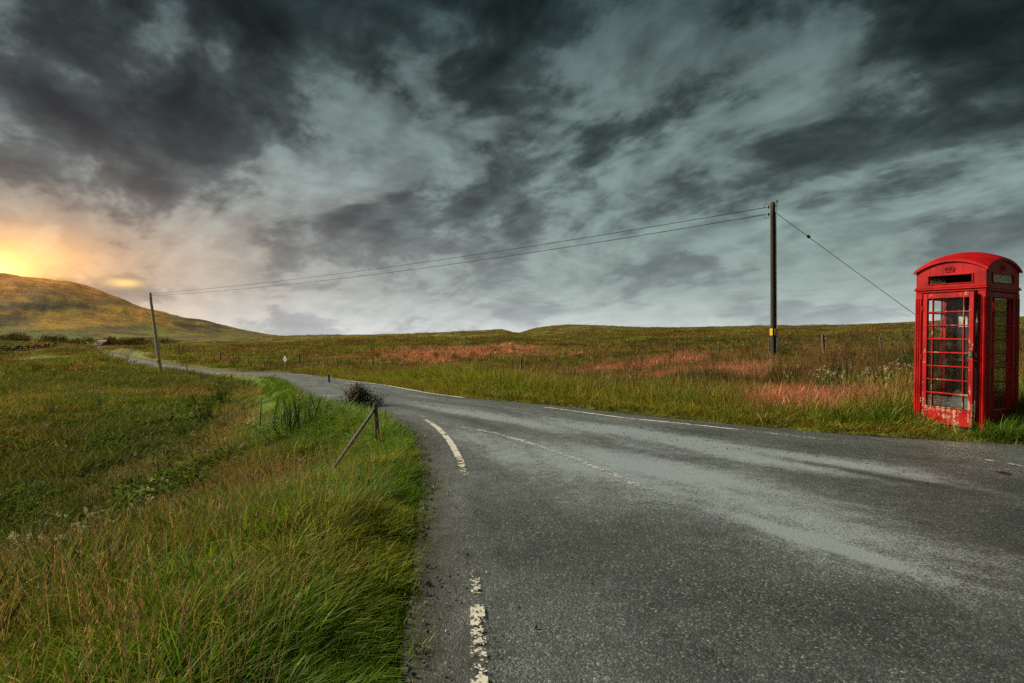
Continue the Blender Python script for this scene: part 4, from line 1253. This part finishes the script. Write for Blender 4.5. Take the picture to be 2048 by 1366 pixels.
    # fixed sides
    for r_, nm in ((math.pi / 2, 'right'), (-math.pi / 2, 'left')):
        side = empty('side_window', (0, 0, 0)); side.parent = root
        glazed(side, Matrix.Rotation(r_, 4, 'Z'), -.432, M_RED, M_RED, broken={(7, 0)} if r_ > 0 else {(r, c) for r in (5, 6, 7) for c in range(3)})
    # back panel with the telephone
    MB().box(-.349, .349, .405, .445, .088, 1.985, bev=.004).build('back_panel', M_DARKRED, root)
    MB().box(-.30, .30, .392, .404, .55, 1.93).build('backboard', M_BLACK, root)
    ph = MB().box(-.10, .20, .25, .391, 1.02, 1.52, bev=.015).build('payphone', M_STEEL, root)
    MB().box(-.09, .19, .236, .2495, 1.04, 1.50, bev=.006).build('face_plate', M_BLACK, ph)
    hs = MB()
    hs.tube([(-.035, .205, 1.17), (-.035, .185, 1.21), (-.035, .180, 1.31), (-.035, .185, 1.41), (-.035, .205, 1.45)], [.030, .026, .019, .026, .030], 10)
    hs.build('handset', M_BLACK, ph, True)
    MB().box(.05, .17, .230, .2355, 1.33, 1.44, bev=.003).build('display', M_STEEL, ph)
    kp = MB()
    for i in range(3):
        for j in range(4): kp.box(.055 + i * .04, .085 + i * .04, .228, .2355, 1.12 + j * .042, 1.150 + j * .042, bev=.003)
    kp.build('keypad', M_STEEL, ph)
    MB().tube([(-.035, .205, 1.17), (-.06, .19, 1.0), (-.10, .20, .86), (-.13, .22, .80), (-.15, .25, .90), (-.12, .30, 1.05)], .007, 8).build('cord', M_STEEL, ph, True)
    text_mesh('numeral', '5', .075, M_PAPER, ph, Matrix.Translation((.02, .234, 1.38)) @ Matrix.Rotation(math.pi / 2, 4, 'X'))
    MB().box(-.30, .30, .28, .3915, .985, 1.005, bev=.004).build('shelf', M_STEEL, root)
    MB().box(-.285, -.165, .386, .3905, 1.50, 1.66).build('notice', M_PAPER, root)
    MB().box(.215, .295, .386, .3905, 1.30, 1.58).build('notice', M_PAPER, root)
    MB().box(-.05, .20, .386, .3905, 1.57, 1.72).build('notice', M_PAPER, root)
    # torn board leaning behind the bottom panes
    vs = [(-.24, 0, 0), (.22, 0, 0), (.20, 0, .36), (.05, 0, .44), (-.02, 0, .50), (-.07, 0, .47), (-.16, 0, .27), (-.24, 0, .16)]
    n_ = len(vs)
    vv = vs + [(x, .012, z) for x, y, z in vs]
    fs = [tuple(range(n_)), tuple(range(n_, 2 * n_))[::-1]] + [(i, (i + 1) % n_, (i + 1) % n_ + n_, i + n_) for i in range(n_)]
    bd = MB().add(vv, fs).build('torn_board', M_CONC)
    wp = Matrix.Translation(root.location) @ root.rotation_euler.to_matrix().to_4x4() @ Matrix.Scale(k, 4)
    bd.matrix_world = wp @ Matrix.Translation((0.02, -.25, .09)) @ Matrix.Rotation(math.radians(-9), 4, 'X')
    tag(bd, 'torn grey board leaning inside the foot of the telephone box', 'board')
telephone_box()

# ------------------------------------------------------------------ poles and wires
def ground_z(x, y): return float(height(np.array([float(x)]), np.array([float(y)]))[0])
def pole(base, top, r0, r1, mat, label, side, plate_h, insul=True):
    base = Vector(base); top = Vector(top)
    root = empty('utility_pole', tuple(base))
    tag(root, label, 'utility pole', 'utility poles carrying the overhead line')
    d = top - base
    n = 12
    MB().tube([d * (i / n) + (Vector((0, 0, -.6)) if i == 0 else Vector()) for i in range(n + 1)], [r0 + (r1 - r0) * i / n for i in range(n + 1)], 14).build('shaft', mat, root, True)
    if plate_h:
        u = d.normalized()
        for (ang, hw) in ((-math.pi / 2 + .35, .10), (-math.pi / 2 - 1.25, .10)):
            M = Matrix.Translation(u * plate_h) @ Matrix.Rotation(ang + math.pi / 2, 4, 'Z')
            pl = MB().box(-hw, hw, -(r0 + .008), -(r0 - .004), -.14, .20, M, bev=.003).build('warning_plate', M_YELLOW, root)
            mb = MB(); y = -(r0 + .0105)
            for a, b in (((-.060, .03), (0, .165)), ((0, .165), (.060, .03)), ((.060, .03), (-.060, .03))):
                mb.tube([M @ Vector((a[0], y, a[1])), M @ Vector((b[0], y, b[1]))], .006, 5)
            mb.tube([M @ Vector((.008, y, .12)), M @ Vector((-.010, y, .085)), M @ Vector((.012, y, .085)), M @ Vector((-.004, y, .045))], .005, 5)
            mb.box(-.085, .085, y - .001, y + .002, -.055, -.035, M); mb.box(-.085, .085, y - .001, y + .002, -.095, -.08, M)
            mb.build('warning_symbol', M_BLACKINK, pl)
    if insul:
        for (dz, out) in ((.22, .16), (.58, .16)):
            p = d - d.normalized() * dz
            s = Vector(side).normalized()
            MB().tube([p + s * .05, p + s * (out + .03)], .014, 6).build('bracket', M_RUST, root)
            q = p + s * (out + .05)
            MB().tube([q + Vector((0, 0, -.07)), q + Vector((0, 0, -.05)), q + Vector((0, 0, -.02)), q, q + Vector((0, 0, .05)), q + Vector((0, 0, .07))], [.02, .045, .03, .048, .04, .012], 10).build('insulator', M_PORC, root, True)
    return root
A0 = P(1548, 722, 31.0); A0 = (A0[0], A0[1], ground_z(A0[0], A0[1])); A1 = P(1545.5, 405, 31.0)
B0 = P(323, 748, 60.0); B0 = (B0[0], B0[1], ground_z(B0[0], B0[1])); B1 = P(299.5, 585, 60.0)
C0 = P(163, 700, 260.0); C0 = (C0[0], C0[1], ground_z(C0[0], C0[1])); C1 = P(162, 667, 260.0)
wdir = (Vector(B1) - Vector(A1)); wdir.z = 0; wdir.normalize()
near_pole = pole(A0, A1, .165, .125, M_POLE, 'tall dark utility pole with yellow warning plates near the wire fence', tuple(wdir), 1.42)
pole(B0, B1, .17, .12, M_POLE2, 'pale utility pole leaning left beside the far road', tuple(-wdir), 1.55)
pole(C0, C1, .20, .15, M_POLE2, 'tiny distant utility pole by the far cottage', (1, 0, 0), 0, False)
# fittings on the near pole: jumper loops and the down lead
dA = Vector(A1) - Vector(A0)
for (dz, r, up) in ((.22, .16, 1), (.58, .17, -1)):
    mb = MB()
    c = dA - dA.normalized() * dz + wdir * .30
    mb.tube([c + wdir * (r * .8 * math.cos(t)) + Vector((0, 0, up * (r * 1.2 * math.sin(t)))) for t in np.linspace(0, math.pi, 9)], .011, 6)
    mb.build('jumper_loop', M_WIRE, near_pole, True)
c = dA - dA.normalized() * .05 - wdir * .20
mb = MB(); mb.tube([c + Vector((0, 0, .10)), c, c + Vector((0, 0, -.40)), dA - dA.normalized() * .62 - wdir * .1], .012, 6)
mb.tube([c + Vector((0, 0, .02)), c + Vector((0, 0, .08)), c + Vector((0, 0, .15))], [.03, .05, .03], 8)
mb.tube([c + Vector((0, 0, -.12)), c + wdir * .15 + Vector((0, 0, -.12))], .02, 6)
mb.build('surge_arrester', M_PORC, near_pole, True)
mb = MB()
mb.tube([(.06, -.17, 0.0), (.06, -.165, 3.0), (.05, -.15, 6.0), (.04, -.135, 7.6)], .02, 6).build('cable_guard', M_GREYPOLE, near_pole)

def span(p, q, sag, r, name, label, cat, group=None, n=48):
    p = Vector(p); q = Vector(q)
    pts = []
    for i in range(n + 1):
        t = i / n; v = p.lerp(q, t); v.z -= 4 * sag * t * (1 - t); pts.append(v)
    o = MB().tube([v - p for v in pts], r, 5).build(name, M_WIRE, None, True)
    o.location = p
    tag(o, label, cat, group)
    return o
A1v = Vector(A1); B1v = Vector(B1); C1v = Vector(C1)
span(A1v - Vector((0, 0, .22)) + wdir * .30, B1v - Vector((0, 0, .12)) - wdir * .2, .50, .017, 'overhead_wire', 'upper overhead wire between the two tall poles', 'wire', 'overhead wires between the poles')
span(A1v - Vector((0, 0, .58)) + wdir * .30, B1v - Vector((0, 0, .32)) - wdir * .2, .62, .017, 'overhead_wire', 'lower overhead wire between the two tall poles', 'wire', 'overhead wires between the poles')
span(B1v - Vector((0, 0, .12)), C1v, 1.0, .012, 'overhead_wire', 'upper wire running from the leaning pole towards the hill', 'wire', 'overhead wires between the poles')
span(B1v - Vector((0, 0, .45)), C1v - Vector((0, 0, .5)), 1.0, .012, 'overhead_wire', 'lower wire running from the leaning pole towards the hill', 'wire', 'overhead wires between the poles')
anchor = Vector((23.6, 31.3, ground_z(23.6, 31.3)))
st0 = A1v - Vector((0, 0, .42))
stay = span(st0, anchor, .03, .014, 'stay_wire', 'stay wire slanting from the tall pole down behind the telephone box', 'wire')
ip = (anchor - st0) * .185
MB().tube([ip - (anchor - st0).normalized() * .12, ip - (anchor - st0).normalized() * .06, ip, ip + (anchor - st0).normalized() * .06, ip + (anchor - st0).normalized() * .12], [.02, .075, .085, .075, .02], 8).build('stay_insulator', M_PORC, stay, True)

# ------------------------------------------------------------------ fence along the far side of the road
def fence():
    path = [P(2330, 0, 30), P(2100, 0, 29.5), P(1905, 0, 30), P(1765, 0, 31), P(1645, 0, 33), P(1493, 0, 35), P(1372, 0, 37), P(1250, 0, 39.5), P(1180, 0, 41), P(1070, 0, 43), P(960, 0, 45), P(915, 0, 46.5), P(852, 0, 49.5), P(771, 0, 55), P(690, 0, 62), P(630, 0, 69), P(545, 0, 78), P(480, 0, 88), P(410, 0, 101), P(340, 0, 126), P(285, 0, 155), P(235, 0, 205)]
    xy = np.array([(p[0], p[1]) for p in path])
    s = np.concatenate([[0], np.cumsum(np.hypot(*np.diff(xy, axis=0).T))])
    pos = []; t = 0.0
    first = s[3]
    t = first % 2.8
    while t < s[-1]:
        pos.append(t); t += 2.8 + (0 if t < 75 else 1.6)
    X = np.interp(pos, s, xy[:, 0]); Y = np.interp(pos, s, xy[:, 1]); Z = height(X, Y)
    root = empty('wire_fence', (X[0], Y[0], Z[0]))
    tag(root, 'old post and wire fence running beyond the far verge across the moor', 'fence')
    tops = []
    for i in range(len(X)):
        strong = i % 7 == int(round(first / 2.8)) % 7
        h = (1.38 if strong else 1.06) * random.uniform(.92, 1.06); r = (.085 if strong else random.uniform(.034, .045))
        if pos[i] > 75: r *= 1.3
        ln = Vector((random.gauss(0, .05), random.gauss(0, .05), 1)).normalized()
        b = Vector((X[i] - X[0], Y[i] - Y[0], Z[i] - Z[0]))
        MB().tube([b - ln * .3, b + ln * h * .5, b + ln * (h - .03), b + ln * h], [r, r * .97, r * .93, r * .6], 7).build('post', M_WOOD, root)
        tops.append((b, ln))
    for hh in (.95, .70, .45):
        mb = MB()
        mb.tube([b + ln * hh + Vector((0, -.04, 0)) for b, ln in tops], .0055, 4)
        mb.build('wire', M_FWIRE, root)
fence()

# ------------------------------------------------------------------ passing place sign
def sign():
    p = P(570, 743, 61.0); z = ground_z(p[0], p[1])
    root = empty('passing_place_sign', (p[0], p[1], z), (0, 0, math.radians(-36)))
    tag(root, 'white diamond passing place sign on a thin post beside the road', 'road sign')
    top = CAM_H - (718 - 668) / 1200 * 61 - z
    MB().tube([(0, .03, -.3), (0, .03, top + .1)], .035, 10).build('post', M_GREYPOLE, root, True)
    h = .33
    pl = MB().add([(0, 0, top - h), (h, 0, top), (0, 0, top + h), (-h, 0, top), (0, -.012, top - h), (h, -.012, top), (0, -.012, top + h), (-h, -.012, top)],
                  [(0, 1, 2, 3), (4, 7, 6, 5), (0, 4, 5, 1), (1, 5, 6, 2), (2, 6, 7, 3), (3, 7, 4, 0)]).build('sign_plate', M_WHITE, root)
    for s, dz in (('PASSING', .045), ('PLACE', -.055)):
        text_mesh('lettering', s, .105, M_BLACKINK, pl, Matrix.Translation((0, -.0150, top + dz)) @ Matrix.Rotation(math.pi / 2, 4, 'X'))
sign()

# ------------------------------------------------------------------ strutted post on the near verge
def strut_post():
    x, y = -1.90, 8.5
    z = ground_z(x, y)
    top = P(750, 806, 8.5)
    root = empty('strutted_post', (x, y, z))
    tag(root, 'weathered wooden gate post with a slanting strut on the near verge', 'post')
    tp = Vector((top[0] - x, top[1] - y, top[2] - z))
    MB().tube([(0.02, 0, -.4), tp * .5, tp * .93, tp * .985, tp], [.034, .033, .031, .026, .010], 8).build('post', M_WOOD, root)
    a = tp * .80 + Vector((-.03, -.04, 0)); e = Vector(P(655, 952, 7.6)) - Vector((x, y, z))
    dirv = (e - a).normalized()
    M = (e - a).to_track_quat('Z', 'Y').to_matrix().to_4x4(); M.translation = a
    L = (e - a).length + .25
    MB().box(-.021, .021, -.016, .016, -.04, L, M, bev=.004).build('strut', M_WOOD, root)
    MB().tube([a + Vector((.01, -.045, .02)), a + Vector((.03, .02, .02))], .009, 6).build('bolt', M_RUST, root)
strut_post()
def stakes():
    for px, dep, h, lab in ((375, 63, 1.0, 'thin wooden stake beside the leaning pole'), (463, 52, .75, 'short wooden stake on the verge below the far road'), (659, 27, .5, 'stubby wooden stake at the grass edge below the diamond sign')):
        p = P(px, 750, dep); z = ground_z(p[0], p[1])
        o = MB().tube([(0, 0, -.3), (.01, 0, h * .5), (.02, 0, h * .97), (.02, 0, h)], [.05, .048, .045, .02], 7).build('wooden_stake', M_WOOD)
        o.location = (p[0], p[1], z); o.rotation_euler = (random.gauss(0, .05), random.gauss(-.06, .05), 0)
        tag(o, lab, 'stake', 'stakes along the left verge')
stakes()
# loose pole leaning in the bush
p0 = P(690, 826, 11.2); p1 = P(718, 786, 11.8)
o = MB().tube([Vector((0, 0, 0)), (Vector(p1) - Vector(p0)) * .5 + Vector((0, 0, .01)), Vector(p1) - Vector(p0)], [.014, .013, .010], 6).build('leaning_stick', M_WOOD)
o.location = p0
tag(o, 'thin pale stick slanting in front of the dark bush', 'stick')

# ------------------------------------------------------------------ bush
def bush():
    c = P(722, 808, 12.2); z = ground_z(c[0], c[1])
    root = empty('gorse_bush', (c[0], c[1], z))
    tag(root, 'dark rounded gorse bush half brown at the bend of the road', 'bush')
    m, T, b, out = material('gorse_leaf')
    at = T.n('ShaderNodeAttribute', attribute_name='bc'); T.link(at.outputs['Color'], b.inputs['Base Color']); b.inputs['Roughness'].default_value = .9; b.inputs['Specular IOR Level'].default_value = .1
    stem = MB()
    hz = CAM_H - (770 - 668) / 1200 * 12.2 - z
    tips = []
    for i in range(60):
        a = random.uniform(0, 6.28); el = random.uniform(.10, 1.4)
        d = Vector((math.cos(a) * math.cos(el) * random.uniform(.3, .58), math.sin(a) * math.cos(el) * .45, math.sin(el) * hz * random.uniform(.6, 1.05)))
        mid = d * .5 + Vector((random.gauss(0, .03), random.gauss(0, .03), .03))
        stem.tube([(0, 0, -.05), mid, d], [.010, .007, .003], 5)
        tips.append((mid, d))
    stem.build('stems', M_WOOD, root)
    for nm, sel in (('green_foliage', 0), ('brown_foliage', 1)):
        mb = MB(); cols = []
        for mid, d in tips:
            for k in range(60):
                t = random.random() ** .6
                q = mid.lerp(d, t) + Vector((random.gauss(0, .055), random.gauss(0, .055), random.gauss(0, .05)))
                br = 1 if q.x + random.gauss(0, .10) < -.08 else 0
                if br != sel: continue
                kk = random.uniform(.6, 1.4)
                col = (.050 * kk, .085 * kk, .026 * kk) if not br else (.13 * kk, .072 * kk, .036 * kk)
                blade(mb, cols, tuple(q), random.uniform(.03, .07), random.uniform(0, 6.28), random.uniform(.1, 1.5), .5, .014, col, col, 2)
        o = MB(); o.v = mb.v; o.f = mb.f
        ob = o.build(nm, m, root, fix=False)
        a_ = ob.data.attributes.new('bc', 'FLOAT_COLOR', 'POINT')
        a_.data.foreach_set('color', np.concatenate([np.array(cols, np.float32), np.ones((len(cols), 1), np.float32)], 1).ravel())
bush()
# iris clump left of the bush
def iris_clump():
    c = P(605, 842, 11.8); z = ground_z(c[0], c[1])
    m, T, b, out = material('iris_leaf')
    at = T.n('ShaderNodeAttribute', attribute_name='bc'); T.link(at.outputs['Color'], b.inputs['Base Color']); b.inputs['Roughness'].default_value = .45
    mb = MB(); cols = []
    for i in range(95):
        kk = random.uniform(.7, 1.3)
        col = (.060 * kk, .105 * kk, .034 * kk)
        blade(mb, cols, (random.gauss(0, .34), random.gauss(0, .28), -.05), random.uniform(.30, .85), random.uniform(0, 6.28), random.uniform(0, .38), random.uniform(.1, 1.0), random.uniform(.012, .022), col, (col[0] * 1.4, col[1] * 1.15, col[2]), 4, random.uniform(0, 6.28))
    ob = mb.build('iris_clump', m, None, fix=False)
    a_ = ob.data.attributes.new('bc', 'FLOAT_COLOR', 'POINT')
    a_.data.foreach_set('color', np.concatenate([np.array(cols, np.float32), np.ones((len(cols), 1), np.float32)], 1).ravel())
    ob.location = (c[0], c[1], z)
    tag(ob, 'clump of tall sword-shaped leaves in the hollow left of the bush', 'plant')
iris_clump()

# ------------------------------------------------------------------ iron cover in the tarmac
q = flat(2005, 949)
mb = MB(); n = 18
mb.tube([(0, 0, -.03), (0, 0, .004), (0, 0, .007)], [.075, .075, .068], n)
for k in (-.03, 0, .03): mb.box(-.045, .045, k - .006, k + .006, .0072, .0105)
o = mb.build('iron_cover', M_RUST); o.location = (q[0], q[1], .0135)
tag(o, 'small round rusty iron cover set in the tarmac', 'cover')

# ------------------------------------------------------------------ cottage and wall far off
def cottage():
    Y = 330.0; c = P(206, 690, Y)
    z = ground_z(c[0], Y)
    root = empty('cottage', (c[0], Y, z), (0, 0, math.radians(-33)))
    tag(root, 'small pale cottage with a light roof below the hill', 'cottage')
    ze = CAM_H - (689.5 - 668) / 1200 * Y - z; zr = CAM_H - (680 - 668) / 1200 * Y - z
    L, W = 5.2, 3.3
    mb = MB()
    mb.add([(-L, -W, -1), (L, -W, -1), (L, W, -1), (-L, W, -1), (-L, -W, ze), (L, -W, ze), (L, W, ze), (-L, W, ze), (-L, 0, zr - .1), (L, 0, zr - .1)],
           [(0, 1, 5, 4), (2, 3, 7, 6), (1, 2, 6, 9, 5), (3, 0, 4, 8, 7)])
    wall = mb.build('wall', M_WALL, root)
    for s in (-1, 1):
        MB().add([(-L - .3, s * (W + .35), ze - .25), (L + .3, s * (W + .35), ze - .25), (L + .3, 0, zr), (-L - .3, 0, zr), (-L - .3, s * (W + .35), ze - .1), (L + .3, s * (W + .35), ze - .1), (L + .3, 0, zr + .15), (-L - .3, 0, zr + .15)],
                 [(0, 1, 2, 3), (4, 5, 6, 7), (0, 1, 5, 4), (1, 2, 6, 5), (2, 3, 7, 6), (3, 0, 4, 7)]).build('roof_slope', M_ROOF, root)
    for x in (-2.6, 0, 2.6):
        wd = 1.0
        MB().box(x - wd / 2, x + wd / 2, -W - .06, -W + .05, ze - 1.9, ze - .7).build('window' if x else 'door', M_BLACK, root)
cottage()
def stone_wall():
    a = P(-40, 691, 122); b = P(112, 691, 126)
    root = empty('stone_wall', a)
    tag(root, 'low dark tumbled stone wall on the rise at the far left', 'wall')
    n = 34
    import bmesh
    for i in range(n):
        for row in range(2):
            t = (i + .5 * row + random.uniform(-.15, .15)) / n
            x = a[0] + (b[0] - a[0]) * t; y = a[1] + (b[1] - a[1]) * t
            z = ground_z(x, y)
            if row and random.random() < .3: continue
            bm = bmesh.new()
            for k in range(10):
                bm.verts.new((random.gauss(0, 1), random.gauss(0, 1), random.gauss(0, 1)))
            for v in bm.verts: v.co = v.co.normalized(); v.co.x *= .30; v.co.y *= .3; v.co.z *= .24
            bmesh.ops.convex_hull(bm, input=bm.verts)
            me = bpy.data.meshes.new('stone'); bm.to_mesh(me); bm.free(); me.materials.append(M_DSTONE)
            o = bpy.data.objects.new('stone', me); COL.objects.link(o); o.parent = root
            o.location = (x - a[0], y - a[1], z - a[2] + .25 + row * .38)
stone_wall()
